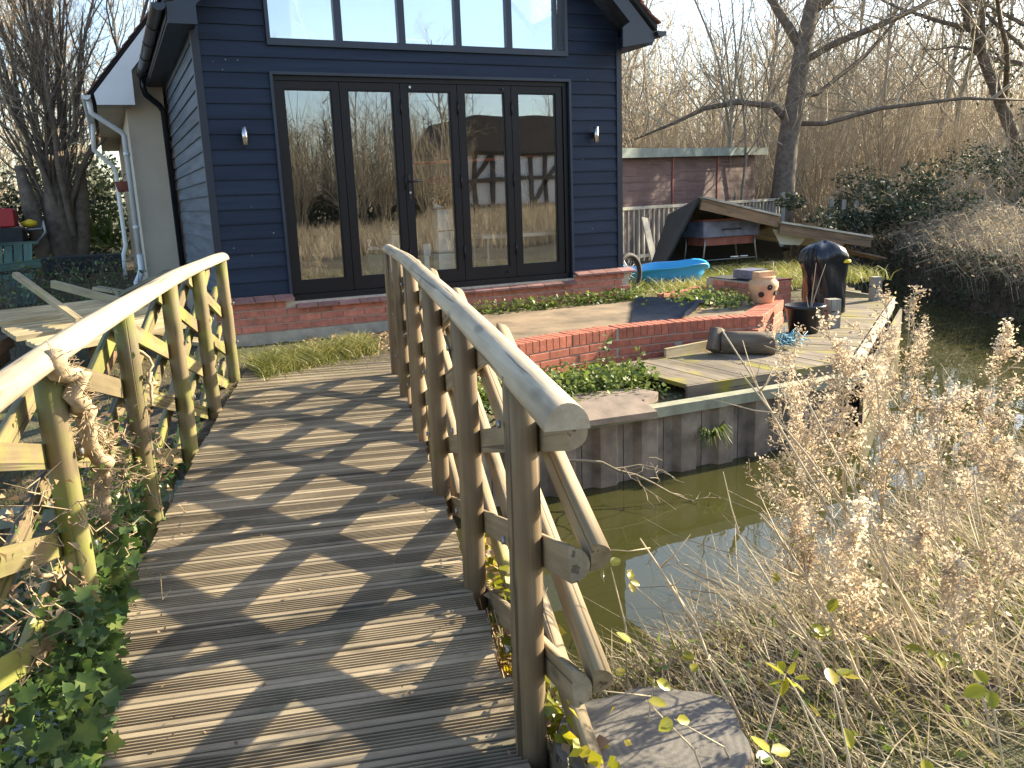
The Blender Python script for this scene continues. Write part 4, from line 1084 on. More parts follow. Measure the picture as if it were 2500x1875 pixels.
beam('gunwale', (-3.3, 6.1, .90), (-1.9, 6.18, .905), rect(.08, .04), 'turquoise_wood', bt)
for i in range(6):
    x_ = -3.1+.2*i; beam('hull_plank', (x_, 5.75, .02), (x_-.02, 5.95, .46), rect(.185, .025), 'turquoise_wood', bt, (0, 1, 0))
beam('leaning_slat', (-2.45, 5.5, .05), (-2.62, 5.75, .55), rect(.12, .03), 'brown_wood', bt, (0, 1, 0))
ct = thing('red_cart', 'bright red box on a dark cart at the left edge of the yard', 'cart', (-2.8, 9, .3))
MB().bevbox(-3.6, -2.40, 8.7, 9.5, 1.12, 1.44, .02).build('red_box', MATS['red_plastic'], ct)
MB().bevbox(-3.7, -2.30, 8.6, 9.6, .80, 1.10, .02).build('bed', MATS['felt_black'], ct)
MB().tube([(-2.3, 8.9, 1.06), (-2.0, 8.9, 1.06), (-1.97, 8.9, 1.2), (-1.95, 8.9, 1.0), (-2.2, 8.9, .72)], .03, 8).build('frame_tube', MATS['metal_grey'], ct)
MB().lathe([(.02, 1.1), (.12, 1.14), (.12, 1.2), (.02, 1.24)], 10, (-2.18, 8.95)).build('yellow_cap', MATS['yellow_plastic'], ct)
for x_ in (-3.4, -2.5): MB().tube([(x_, 8.55, .35), (x_, 8.65, .35)], .33, 18).build('wheel', MATS['rubber'], ct)
tr_ = thing('dark_trough', 'long dark trough lying beside the cream house wall', 'trough', (-1.3, 8.2, .2))
MB().bevbox(-2.0, -.75, 7.6, 8.1, .30, .60, .02).build('trough', MATS['felt_black'], tr_)
# cut round stump by the near post
sm_ = thing('cut_stump', 'broad grey weathered tree stump beside the near bridge post', 'stump', (.15, -7.1, -.1))
mb = MB(); n_ = 40; rad = [(.235+.018*math.sin(3*k_*2*math.pi/n_+.6)+.010*math.sin(7*k_*2*math.pi/n_)) for k_ in range(n_)]
for z, f in ((-.35, 1.12), (-.1, 1.04), (.02, 1.0), (.035, .97)):
    mb.v += [(.15+rad[k_]*f*math.cos(2*math.pi*k_/n_), -7.10+rad[k_]*f*math.sin(2*math.pi*k_/n_), z) for k_ in range(n_)]
for i in range(3):
    for k_ in range(n_):
        j = (k_+1) % n_; mb.f.append((i*n_+k_, i*n_+j, (i+1)*n_+j, (i+1)*n_+k_)); mb.sm.append(True)
mb.build('bark', MATS['log_bark'], sm_)
m, N, L, B = nodes('stump_top'); v = coords(N, L, (1, 1, 1), 'Object'); wv = N.new('ShaderNodeTexWave'); wv.wave_type = 'RINGS'; wv.rings_direction = 'Z'; wv.inputs['Scale'].default_value = 16; wv.inputs['Distortion'].default_value = 3; wv.inputs['Detail'].default_value = 3
L.new(v, wv.inputs['Vector']); n_a = noise(N, L, v, 9, 5, .65); cc = mix(N, L, n_a, (.07, .065, .058), (.24, .22, .195)); cc = mix(N, L, mix(N, L, .35, (0, 0, 0), wv.outputs[0]), cc, (.05, .045, .04))
L.new(cc, B.inputs['Base Color']); B.inputs['Roughness'].default_value = .85; bump(N, L, B, n_a, .01, .6); MATS['stump_top'] = m
MB().add([(rad[k_]*.972*math.cos(2*math.pi*k_/n_), rad[k_]*.972*math.sin(2*math.pi*k_/n_), .0) for k_ in range(n_)], [tuple(range(n_))]).build('cut_face', MATS['stump_top'], sm_, T(.15, -7.10, .0362))

# ---------------- things inside behind the doors
def wbox(name, x0, x1, z0, z1, y0, y1, label, group=None):
    t = thing(name, label, 'box', ((x0+x1)/2, (y0+y1)/2, z0), group); MB().bevbox(x0, x1, y0, y1, z0, z1, .004).build('box', MATS['white_box'], t); return t
wbox('white_box', 2.355, 2.53, .985, 1.21, .20, .38, 'topmost white box of the tall stack behind the middle door')
wbox('white_box', 2.35, 2.53, .745, .972, .20, .38, 'middle white box of the tall stack behind the middle door')
wbox('white_box', 2.345, 2.53, .382, .735, .20, .38, 'bottom white box of the tall stack behind the middle door')
wbox('white_box', 1.82, 1.99, .382, .96, .20, .38, 'white box under the swan ornament behind the second door')
wbox('white_box', 2.165, 2.245, .725, .85, .18, .28, 'small white box left of the tall white stack')
wbox('white_box', 2.17, 2.225, .382, .722, .18, .27, 'narrow white box standing under the small white box')
cb = thing('cardboard_box', 'cardboard parcel with green sticker and white label behind the glass', 'box', (2.66, .65, .38))
MB().bevbox(2.58, 2.745, .26, .48, .79, 1.0, .004).build('carton', MATS['cardboard'], cb); MB().box(2.585, 2.635, .255, .2595, .86, .93).build('green_sticker', MATS['green_label'], cb); MB().box(2.64, 2.738, .255, .2595, .82, .99).build('paper_label', MATS['white_paper'], cb)
for q_ in range(7): MB().box(2.665+.008*q_, 2.668+.008*q_+.002*(q_ % 2), .253, .2548, .86, .90).build('barcode_bar', MATS['ink'], cb)
MB().bevbox(2.6, 2.75, .25, .48, .382, .785, .004).build('lower_carton', MATS['cardboard'], cb)
vs_ = thing('gold_vase', 'gold vase with red flowers on top of the white boxes', 'vase', (2.42, .53, 1.212))
MB().lathe([(.03, 1.213), (.034, 1.22), (.018, 1.26), (.026, 1.30), (.016, 1.34), (.022, 1.38)], 14, (2.42, .29)).build('vase', MATS['gold'], vs_)
Pf = [(2.415+NP.normal()*.06, .29+NP.normal()*.04, 1.515+NP.normal()*.018) for _ in range(60)]; o = obj('red_flowers', leaves_mesh('red_flowers', Pf, .045, MATS['petal_red'], NP), vs_); o['kind'] = 'stuff'
Pf = [(2.42+NP.normal()*.055, .29+NP.normal()*.04, 1.42+NP.normal()*.035) for _ in range(70)]; o = obj('green_leaves', leaves_mesh('green_leaves', Pf, .05, MATS['ivy_leaf'], NP), vs_); o['kind'] = 'stuff'
def swan(x, y, z, label):
    t = thing('swan_ornament', label, 'ornament', (x, y, z)); mb = MB()
    mb.tube([(x-.06, y, z+.02), (x-.02, y, z+.035), (x+.03, y, z+.03), (x+.07, y, z+.02)], [.01, .03, .028, .008], 8, squash=.8); mb.tube([(x-.03, y, z+.03), (x-.045, y, z+.08), (x-.02, y, z+.11), (x-.04, y, z+.125), (x-.065, y, z+.115)], [.014, .010, .009, .010, .003], 6)
    mb.build('body', MATS['porcelain'], t)
swan(1.90, .29, .962, 'white porcelain swan ornament on the white box'); swan(2.375, .24, 1.212, 'white porcelain ornament beside the gold vase'); ds = thing('display_stand', 'small dark display stand behind the second door pane', 'stand', (1.64, .3, .38)); MB().bevbox(1.56, 1.72, .24, .36, .381, .798, .004).build('stand', MATS['interior_wall'], ds)
swan(1.64, .3, .80, 'white porcelain ornament on the dark stand behind the second door')
tb2 = thing('glass_table', 'low table with white cloth behind the right door panes', 'table', (3.5, .95, .38))
MB().bevbox(2.93, 4.15, .30, .80, .86, .90, .01).build('top', MATS['porcelain'], tb2)
for xx in (3.0, 4.08):
    for yy in (.34, .75): MB().tube([(xx, yy, .38), (xx, yy, .86)], .012, 6).build('leg', MATS['porcelain'], tb2)
pg = thing('pampas_vase', 'tall dry stems standing in a jar behind the right doors', 'plant', (3.65, .5, .9))
mb = MB()
for q_ in range(9): mb.tube([(3.65, .5, .9), (3.65+rnd.gauss(0, .06), .5, 1.25), (3.6+rnd.gauss(0, .22), .5+rnd.gauss(0, .05), 1.6+rnd.random()*.2)], .006, 5)
mb.build('stems', MATS['straw'], pg)['kind'] = 'stuff'
op = thing('orange_pole', 'orange pole hung level across the room behind the doors', 'pole', (3, 1, 1.74))
MB().tube([(2.12, .6, 1.71), (3.82, .6, 1.775)], .018, 8).build('pole', MATS['orange_pole'], op)
for x_, z_ in ((2.2, 1.72), (3.75, 1.78)): MB().tube([(x_, .6, z_), (x_, .6, 2.56)], .002, 4).build('cord', MATS['black_plastic'], op)
# ================================================================== VEGETATION
def grow(rng, base, d0, length, r0, levels, nseg, nchild, ratio, spread, wander=.12, trop=.05, droop=0., start=.25, keep=None):
    """recursive bare tree; returns per level lists of segments"""
    out = [[] for _ in range(levels)]
    stack = [(np.array(base, float), np.array(d0, float)/np.linalg.norm(d0), length, r0, 0)]
    while stack:
        p, d, L_, r_, lv = stack.pop()
        n = nseg[lv]; pts = [p]; dirs = [d]; cur = p; dd = d
        for i in range(n):
            dd = dd+rng.normal(size=3)*wander*(1+.5*lv)+np.array([0, 0, trop-droop*lv]); dd /= np.linalg.norm(dd)
            nx_ = cur+dd*L_/n
            ra = r_*(1-.75*i/n); rb = r_*(1-.75*(i+1)/n)
            out[lv].append((cur, nx_, ra, rb)); cur = nx_; pts.append(cur); dirs.append(dd)
        if lv+1 < levels:
            for c in range(nchild[lv]):
                t = start+(1-start)*((c+rng.random())/nchild[lv]); i = min(int(t*n), n-1)
                pc = pts[i]+(pts[i+1]-pts[i])*(t*n-i)
                ax = rng.normal(size=3); ax -= ax.dot(dirs[i+1])*dirs[i+1]; ax /= np.linalg.norm(ax)
                a = spread[lv]*(.7+.6*rng.random()); dc = dirs[i+1]*math.cos(a)+ax*math.sin(a)
                stack.append((pc, dc, L_*ratio[lv]*(1.15-.7*t)*(.7+.6*rng.random()), max(r_*(1-.75*t)*.55, .003), lv+1))
    return out
def seg_arr(S):
    return np.array([s[0] for s in S]), np.array([s[1] for s in S]), np.array([s[2] for s in S]), np.array([s[3] for s in S])
def tree_meshes(name, seed, height, r0, levels=4, nchild=(14, 7, 5), spread=(.75, .8, .8), ratio=(.5, .55, .55), wander=.09, trop=.06, mats=('bark', 'twig'), nseg=(12, 7, 4, 3), d0=(0, 0, 1), start=.25, droop=0., stems=1, fan=.25, thick=1.0):
    rng = np.random.default_rng(seed); A = [[] for _ in range(levels)]
    for k_ in range(stems):
        dd = np.array(d0, float)
        if stems > 1: a_ = 2*math.pi*k_/stems+rng.random(); dd = np.array([math.cos(a_)*fan*rng.random()*1.6, math.sin(a_)*fan*rng.random()*1.6, 1.])
        o = grow(rng, rng.normal(size=3)*np.array([.12, .12, 0])*(stems > 1), dd, height*(.75+.4*rng.random() if stems > 1 else 1), r0*(.6+.6*rng.random() if stems > 1 else 1), levels, nseg, nchild, ratio, spread, wander, trop, droop, start)
        for i in range(levels): A[i] += o[i]
    big = A[0]+A[1]; small = sum(A[2:], [])
    P0, P1, R0_, R1_ = seg_arr(big); m1 = segs_mesh(name+'_trunk', P0, P1, R0_, R1_, MATS[mats[0]], 7)
    P0, P1, R0_, R1_ = seg_arr(small); m2 = segs_mesh(name+'_crown', P0, P1, R0_*thick, np.maximum(R1_*thick, .002), MATS[mats[1]], 3)
    return m1, m2
def plant_tree(name, label, cat, meshes, loc, rot=0., sc=1., group=None, tilt=0.):
    M = T(*loc) @ Matrix.Rotation(rot, 4, 'Z') @ Matrix.Rotation(tilt, 4, 'X') @ Matrix.Scale(sc, 4)
    t = bpy.data.objects.new(name, None); t.empty_display_size = .1; link(t, None, M); tag(t, label, cat, group)
    obj('trunk', meshes[0], t, M); obj('crown', meshes[1], t, M); return t
def gz(x, y): return float(height(np.array([x]), np.array([y]))[0])

V = [tree_meshes('thin_tree', 101+i, 10.5, .10, nchild=(20, 8, 5), spread=(.6, .7, .8), mats=('bark_pale', 'twig'), ratio=(.40, .5, .5), thick=1.25) for i in range(4)]
S_ = [tree_meshes('shrub', 201+i, 4.2, .03, levels=3, nchild=(11, 6), spread=(.55, .7), ratio=(.45, .5), nseg=(8, 5, 3), mats=('twig', 'twig_pale'), stems=14, fan=.5, wander=.10, start=.15, thick=1.3) for i in range(3)]

# the tall tree behind the shed: trunk and limbs placed as in the photograph
bt_ = thing('tall_bare_tree', 'tall bare tree with a leaning grey-brown trunk behind the shed', 'tree', (14.3, 7.9, 0))
limbs = [[(14.15, 7.85, -.2), (14.44, 8.02, 1.2), (14.72, 8.2, 2.5), (14.98, 8.3, 3.36), (15.33, 8.46, 4.66), (15.72, 8.57, 5.85), (16.3, 8.8, 8.5), (16.6, 9.0, 11.5)],
         [(14.75, 8.3, 2.9), (14.48, 8.5, 3.30), (13.7, 8.9, 3.42), (12.92, 9.24, 3.30), (12.2, 9.5, 2.97), (11.2, 9.8, 2.6)],
         [(14.85, 8.24, 2.85), (15.6, 7.9, 2.82), (16.9, 7.36, 3.14), (18.8, 6.53, 3.31), (20.5, 5.8, 3.2)],
         [(15.2, 8.4, 4.3), (16.0, 8.1, 4.75), (17.17, 7.74, 5.18), (18.05, 7.42, 5.55), (19.0, 7.2, 6.1)],
         [(15.3, 8.45, 4.6), (15.1, 8.8, 5.3), (14.7, 9.0, 5.95), (14.1, 9.4, 7.6)],
         [(15.0, 8.3, 3.5), (15.9, 8.5, 3.6), (17.0, 8.0, 4.5), (17.9, 7.6, 5.6)],
         [(15.6, 8.55, 5.5), (16.3, 8.3, 6.0), (17.0, 8.3, 7.2)]]
lr = [[.33, .28, .25, .235, .21, .17, .12, .05], [.09, .085, .07, .06, .04, .02], [.06, .055, .05, .04, .02], [.09, .085, .075, .06, .02], [.13, .12, .10, .04], [.06, .06, .05, .02], [.1, .08, .04]]
tb_ = MB()
for p, r_ in zip(limbs, lr): tb_.tube(p, r_, 10)
tb_.build('trunk', MATS['bark'], bt_)
rng = np.random.default_rng(5); segs = []
for p, r_ in zip(limbs, lr):
    for i in range(1, len(p)-1):
        for q_ in range(5):
            t = rng.random(); c = np.array(p[i])*(1-t)+np.array(p[i+1])*t
            if c[2] < 2.2: continue
            dd = rng.normal(size=3); dd[2] = abs(dd[2])*.8+.2
            o_ = grow(rng, c, dd, 1.7+1.2*rng.random(), .025, 3, (6, 4, 3), (7, 5), (.5, .5), (.7, .8), .12, .04)
            for l in o_: segs += l
P0, P1, R0_, R1_ = seg_arr(segs); obj('crown', segs_mesh('crown', P0, P1, R0_*1.1, np.maximum(R1_, .003), MATS['twig'], 3), bt_)
# slender multi-stem sapling left of the big trunk
sap = tree_meshes('sapling', 77, 8.5, .045, levels=3, nchild=(9, 5), spread=(.5, .6), ratio=(.28, .5), nseg=(10, 5, 3), mats=('bark_pale', 'twig_pale'), stems=5, fan=.10, start=.3)
plant_tree('slender_tree', 'slender pale multi-stemmed sapling just left of the tall tree', 'tree', sap, (13.7, 8.9, -.1))

# woodland behind: individual thin trees
wood = [(8.5, 17, 0), (10.5, 21, 1), (12.3, 16.5, 2), (14.2, 22, 3), (16.0, 17.5, 0), (18.2, 21, 1), (19.8, 16, 2), (21.8, 20, 3), (23.5, 15.5, 0), (25.8, 18, 1), (22.3, 12.5, 2), (26.2, 12.2, 3), (28.5, 15, 0), (11.2, 28, 1), (16.5, 29, 2), (22.5, 27, 3), (28.5, 24, 0), (31, 19, 1), (33, 25, 2), (6.5, 24, 3), (29.5, 9, 1), (33.5, 13, 3), (36, 19, 0), (38, 9, 2), (19.5, 34, 0), (27, 33, 1), (35, 31, 2), (13.5, 36, 3), (8, 33, 2), (24, 8.8, 0)]
for i, (x_, y_, v_) in enumerate(wood):
    plant_tree('thin_bare_tree', 'thin bare winter tree in the wood behind the shed', 'tree', V[v_], (x_, y_, gz(x_, y_)-.1), rnd.random()*6.3, .85+.4*rnd.random(), 'thin trees of the wood behind the shed', (rnd.random()-.5)*.25)
# shrub layer of the wood
shr = [(10.0, 12.5), (12.0, 13.5), (16.8, 12.5), (18.5, 11), (20.2, 10), (20, 13.6), (22, 14.5), (15, 15.5), (24.5, 10.8), (11.5, 15.5), (26.5, 14.2), (17.2, 15), (8.2, 14), (13.6, 12.4), (28, 11.2)]
for i, (x_, y_) in enumerate(shr):
    plant_tree('bare_shrub', 'twiggy bare shrub in the thicket below the wood', 'shrub', S_[i % 3], (x_, y_, gz(x_, y_)-.05), rnd.random()*6.3, .8+.4*rnd.random(), 'bare shrubs of the thicket')
# dense twig mass low down (reads as one thicket)
rng = np.random.default_rng(9); n_ = 9000
bx_ = rng.uniform(6, 46, n_); by_ = rng.uniform(12, 40, n_); m_ = (by_ > 11+.12*(bx_-20)**2*.02) & ~((bx_ < 17.2) & (by_ < 12.2))
bx_, by_ = bx_[m_], by_[m_]; bz_ = height(bx_, by_); P0 = np.stack([bx_, by_, bz_], 1)
dr = rng.normal(size=P0.shape)*np.array([.38, .38, 0])+np.array([0, 0, 1]); Ln = rng.uniform(1.2, 4.2, len(P0))[:, None]
P1 = P0+dr*Ln*.5; P2 = P1+(dr+rng.normal(size=P0.shape)*.25)*Ln*.35; P3 = P2+(dr*.6+rng.normal(size=P0.shape)*.5)*Ln*.3
w0 = np.full(len(P0), .020)
tk = obj('thicket', segs_mesh('thicket', np.concatenate([P0, P1, P2, P2]), np.concatenate([P1, P2, P3, P2+(P3-P2)*np.array([-.8, -.8, .9])]), np.concatenate([w0, w0*.8, w0*.6, w0*.5]), np.concatenate([w0*.8, w0*.6, w0*.25, w0*.25]), MATS['twig'], 3))
n_ = 2600; fx_ = rng.uniform(2, 60, n_); fy_ = rng.uniform(17, 46, n_); fx_[:500] = rng.uniform(-26, -1, 500); fy_[:500] = rng.uniform(24, 46, 500); keep = (fx_ < 0) | (fy_ > 15+.0*fx_); fx_, fy_ = fx_[keep], fy_[keep]; n_ = len(fx_)
F0 = np.stack([fx_, fy_, height(fx_, fy_)-.1], 1); hh_ = rng.uniform(4.5, 11, n_); F1 = F0+np.stack([rng.normal(size=n_)*.5, rng.normal(size=n_)*.5, hh_], 1)
A0, A1, AR, BR = [F0], [F1], [np.full(n_, .035)], [np.full(n_, .008)]
for q_ in range(11):
    t_ = (.2+.8*rng.random((n_, 1))); b0 = F0+(F1-F0)*t_; dd_ = rng.normal(size=(n_, 3)); dd_[:, 2] = np.abs(dd_[:, 2])*.8+.5; dd_ /= np.linalg.norm(dd_, axis=1, keepdims=True); b1 = b0+dd_*(.7+1.3*rng.random((n_, 1)))
    A0.append(b0); A1.append(b1); AR.append(np.full(n_, .014)); BR.append(np.full(n_, .005))
    for q2 in range(2):
        c0 = b0+(b1-b0)*(.35+.6*rng.random((n_, 1))); d2 = dd_+rng.normal(size=(n_, 3))*.6; A0.append(c0); A1.append(c0+d2*(.4+.5*rng.random((n_, 1)))); AR.append(np.full(n_, .008)); BR.append(np.full(n_, .003))
fw_ = obj('far_wood', segs_mesh('far_wood', np.concatenate(A0), np.concatenate(A1), np.concatenate(AR), np.concatenate(BR), MATS['twig'], 3)); tag(fw_, 'distant bare winter wood reading as one golden-brown mass', 'wood', kind='stuff')
tag(tk, 'dense tangle of bare twigs filling the wood floor behind the garden', 'thicket', kind='stuff')

# right bank: dry brush, evergreen masses, ivy-clad trees
def clump(c, r_, n, rng):
    d = rng.normal(size=(n, 3)); d /= np.linalg.norm(d, axis=1, keepdims=True)
    return np.array(c)+d*np.array(r_)*(rng.random((n, 1))**.35)
rng = np.random.default_rng(21)
ev = [((13.4, 5.0, .55), (1.1, .9, .55), 'low dark evergreen bush on the right bank beyond the shelter'), ((15.6, 4.6, .9), (1.4, 1.2, .8), 'dark evergreen bush overhanging the middle of the right bank'), ((18.0, 4.4, 1.25), (1.7, 1.4, 1.1), 'largest dark ivy-covered bush on the right bank'), ((21.5, 6.4, 1.8), (2.2, 1.6, 1.5), 'dark evergreen mass behind the largest bank bush'), ((17.2, 8.0, .9), (1.4, 1.1, .8), 'dark green bush right of the tall tree'), ((21.2, 3.2, 1.7), (1.6, 1.4, 1.4), 'dark ivy bush at the right picture edge')]
for c, r_, lab in ev:
    t = thing('evergreen_bush', lab, 'bush', (c[0], c[1], gz(c[0], c[1])), 'evergreen bushes on the right bank')
    P = np.concatenate([clump(np.array(c)+rng.normal(size=3)*np.array(r_)*.55, np.array(r_)*(.25+.3*rng.random()), 200, rng) for _ in range(11)])
    obj('foliage', leaves_mesh('foliage', P, .10, MATS['evergreen'], rng, aspect=.55), t)
    sg = []
    for k_ in range(16):
        o_ = grow(rng, (c[0]+rng.normal()*.3, c[1]+rng.normal()*.3, gz(c[0], c[1])-.1), (rng.normal()*.6, rng.normal()*.6, 1), r_[2]*1.9, .045, 3, (6, 4, 3), (6, 4), (.6, .5), (.7, .8), .12)
        for l in o_: sg += l
    P0, P1, R0_, R1_ = seg_arr(sg); obj('branches', segs_mesh('branches', P0, P1, R0_, R1_, MATS['twig_pale'], 4), t)
# ivy-clad leaning trees at the right edge
for i, (x_, y_, tl, lab) in enumerate([(23.6, 4.2, .18, 'ivy-clad leaning tree at the right edge of the picture'), (25.2, 6.0, -.12, 'second ivy-clad tree behind the leaning one on the right'), (22.4, 6.6, .05, 'forked ivy-clad tree trunk above the bank bushes')]):
    z_ = gz(x_, y_); t = thing('ivy_clad_tree', lab, 'tree', (x_, y_, z_), 'ivy-clad trees on the right bank')
    o_ = grow(rng, (x_, y_, z_-.2), (tl-.25, .1, 1), 11, .20, 4, (14, 8, 5, 3), (9, 6, 4), (.5, .5, .5), (.6, .7, .8), .07, .03)
    P0, P1, R0_, R1_ = seg_arr(o_[0]+o_[1]); obj('trunk', segs_mesh('trunk', P0, P1, R0_, R1_, MATS['bark'], 7), t)
    P0, P1, R0_, R1_ = seg_arr(o_[2]+o_[3]); obj('crown', segs_mesh('crown', P0, P1, R0_, np.maximum(R1_, .003), MATS['twig'], 3), t)
    P = []
    for s_ in o_[0]+o_[1]:
        k_ = int(26*(s_[2]/.2+.35)); P.append(s_[0]+(s_[1]-s_[0])*rng.random((k_, 1))+rng.normal(size=(k_, 3))*(s_[2]*.9+.13))
    o = obj('ivy', leaves_mesh('ivy', np.concatenate(P), .12, MATS['evergreen'], rng), t)
# dry brush on the right bank: arching pale stems
def brush(name, lab, n, fx, mat, hgt, wd, rng, cat='brush', arch=.7, leaf=None, nleaf=0, lsz=.05):
    XY = fx(n); x_, y_ = XY[:, 0], XY[:, 1]; z_ = height(x_, y_); P0 = np.stack([x_, y_, z_], 1)
    a_ = rng.uniform(0, 2*math.pi, n); h_ = hgt*(.5+.8*rng.random(n)); o_ = np.stack([np.cos(a_), np.sin(a_), 0*a_], 1)
    P1 = P0+np.stack([0*a_, 0*a_, h_*.55], 1)+o_*(h_*.12*arch)[:, None]; P2 = P0+np.stack([0*a_, 0*a_, h_*.95], 1)+o_*(h_*.45*arch)[:, None]; P3 = P0+np.stack([0*a_, 0*a_, h_*(1.05-.25*arch)], 1)+o_*(h_*.95*arch)[:, None]+rng.normal(size=P0.shape)*.06
    w0 = np.full(n, wd)
    sm = segs_mesh(name, np.concatenate([P0, P1, P2]), np.concatenate([P1, P2, P3]), np.concatenate([w0, w0*.85, w0*.7]), np.concatenate([w0*.85, w0*.7, w0*.3]), MATS[mat], 3)
    t = thing(name, lab, cat, (float(x_.mean()), float(y_.mean()), float(z_.mean())), kind='stuff'); o = obj('stems', sm, t); o['kind'] = 'stuff'
    if leaf:
        k_ = rng.integers(0, n, nleaf); tt = rng.random((nleaf, 1)); P = np.where(tt < .5, P1[k_]+(P2[k_]-P1[k_])*tt*2, P2[k_]+(P3[k_]-P2[k_])*(tt*2-1))+rng.normal(size=(nleaf, 3))*.03
        o = obj('leaves', leaves_mesh(name+'_leaves', P, lsz, MATS[leaf], rng), t); o['kind'] = 'stuff'
    return t
def right_bank(n):
    out = []
    while len(out) < n:
        x_ = rng.uniform(9.3, 21); nb_ = pl(x_, NEARB); d_ = .45+abs(rng.normal())*2.6
        y_ = nb_-d_+.15
        if x_ > 9.2 and y_ > -2.6+.25*(x_-9): out.append((x_, y_))
    return np.array(out)
brush('dry_brush', 'pale dry bramble and grass brush arching along the right bank', 3000, right_bank, 'twig_pale', .52, .0065, rng, arch=1.15, leaf='straw_far', nleaf=6500, lsz=.07)
brush('dark_brush', 'dark green and brown undergrowth at the foot of the right bank', 1500, lambda n: np.stack([(xx := rng.uniform(9.6, 16, n)), pl(xx, NEARB)+.1-rng.random(n)*.8], 1), 'twig_dark', .34, .005, rng, leaf='evergreen', nleaf=6000, lsz=.06)

# left: pollarded multi-stem tree, hedge and woodland
lt = tree_meshes('pollard', 301, 6.2, .055, levels=4, nchild=(12, 6, 4), spread=(.45, .6, .7), ratio=(.4, .5, .5), nseg=(10, 6, 4, 3), mats=('bark', 'twig'), stems=16, fan=.38, start=.12, thick=1.2)
t = plant_tree('pollarded_tree', 'many-stemmed pollarded tree in the yard left of the cream house', 'tree', lt, (-1.75, 9.6, .9), 0., 1.0)
tb_ = MB()
for dx, r_ in ((-.32, .15), (.0, .22), (.32, .14), (.15, .12)): tb_.tube([(-1.75+dx*.6, 9.6, -.2), (-1.75+dx, 9.6+dx*.3, .6), (-1.75+dx*1.35, 9.6, 1.5), (-1.75+dx*1.6, 9.65, 2.2)], [r_*1.2, r_, r_*.95, r_*.5], 10)
M0 = WM[t]; tb_.v = [tuple(M0.inverted() @ Vector(v)) for v in tb_.v]; tb_.build('bole', MATS['bark'], t, M0)
t = tree_meshes('hazel', 302, 5.5, .04, levels=3, nchild=(12, 7), spread=(.5, .7), ratio=(.4, .5), nseg=(9, 5, 3), mats=('twig', 'twig'), stems=12, fan=.45, start=.1, thick=1.3)
plant_tree('hazel_bush', 'twiggy hazel bush behind the pollarded tree', 'bush', t, (-4.2, 12.5, 0), .6, 1.0); plant_tree('hazel_bush', 'twiggy hazel bush at the far left picture edge', 'bush', t, (-5.3, 10.0, 0), 2.2, 1.05)
for i, (x_, y_, v_) in enumerate([(-6, 22, 0), (-3.2, 25, 1), (-9, 25, 2), (-1.5, 30, 3), (-12, 31, 0), (-6.5, 33, 1), (-.5, 21, 2), (-8.2, 18, 3), (-4.4, 18.5, 0)]):
    plant_tree('thin_bare_tree', 'thin bare winter tree behind the yard left of the house', 'tree', V[v_], (x_, y_, -.1), rnd.random()*6, .8+.3*rnd.random(), 'thin trees left of the house')
t = thing('evergreen_hedge', 'dark evergreen hedge behind the pollarded tree', 'hedge', (-4, 14, 0))
P = np.concatenate([clump((rng.uniform(-8.5, -.6), rng.uniform(13.0, 15.5), rng.uniform(.3, 2.2)), (.9, .7, .8), 330, rng) for _ in range(56)]); obj('foliage', leaves_mesh('foliage', P, .13, MATS['evergreen'], rng), t)
sg = []
for k_ in range(30):
    for l in grow(rng, (rng.uniform(-8.5, -.8), 14.2, -.1), (rng.normal()*.3, 0, 1), 2.4, .03, 2, (5, 3), (6,), (.5,), (.7,), .1): sg += l
P0, P1, R0_, R1_ = seg_arr(sg); obj('stems', segs_mesh('stems', P0, P1, R0_, R1_, MATS['twig_dark'], 3), t)['kind'] = 'stuff'
t = thing('yucca_plant', 'spiky pale green plant beside the pollarded tree', 'plant', (-1.05, 10.8, .6))
P = np.tile(np.array([[-1.05, 10.8, .7]]), (70, 1))+rng.normal(size=(70, 3))*np.array([.22, .2, .05]); D1 = rng.normal(size=(70, 3))*.18+np.array([0, 0, .28]); obj('leaves', blades_mesh('leaves', P, [D1, D1*1.7+np.array([0, 0, -.12])], .03, MATS['weed_green']), t)
brush('yard_scrub', 'dead stems and ivy scrub in the shaded left yard', 700, lambda n: np.stack([rng.uniform(-4.5, -.7, n), rng.uniform(.4, 7.5, n)], 1), 'twig_dark', .55, .005, rng, cat='scrub', leaf='ivy_leaf', nleaf=2600, lsz=.055)

# grass tufts and weeds round the house front
def blades(name, lab, n, fx, mat, h_, wd, lean=.5, z=None, cat='grass', drift=(0, 0)):
    XY = fx(n); zz_ = height(XY[:, 0], XY[:, 1]) if z is None else np.full(n, z); P = np.concatenate([XY, zz_[:, None]-.01], 1)
    a_ = NP.uniform(0, 6.283, n); hh = h_*(.4+.9*NP.random(n)); o_ = np.stack([np.cos(a_)+drift[0], np.sin(a_)+drift[1], 0*a_], 1)*(lean*hh)[:, None]; up_ = np.stack([0*a_, 0*a_, hh], 1)
    o = obj(name, blades_mesh(name, P, [o_*.3+up_*.6, o_+up_*.95], wd, MATS[mat])); tag(o, lab, cat, kind='stuff'); return o
def gauss(cx, cy, sx, sy): return lambda n: np.stack([NP.normal(cx, sx, n), NP.normal(cy, sy, n)], 1)
def strip_fx(n):
    t_ = NP.random(n); return np.stack([.05+1.15*t_**1.2, -1.55+.75*t_+NP.normal(0, .16, n)-.2*NP.random(n)], 1)
blades('grass_tuft', 'tussocks of green and yellow grass at the far end of the bridge', 5200, strip_fx, 'grass_green', .13, .004, .9)
blades('lawn_grass', 'thin grass and weeds on the ground before the brick plinth', 2600, lambda n: np.stack([NP.uniform(-2.6, .9, n), NP.uniform(-2.3, -.12, n)], 1), 'grass_green', .05, .0035, .9)
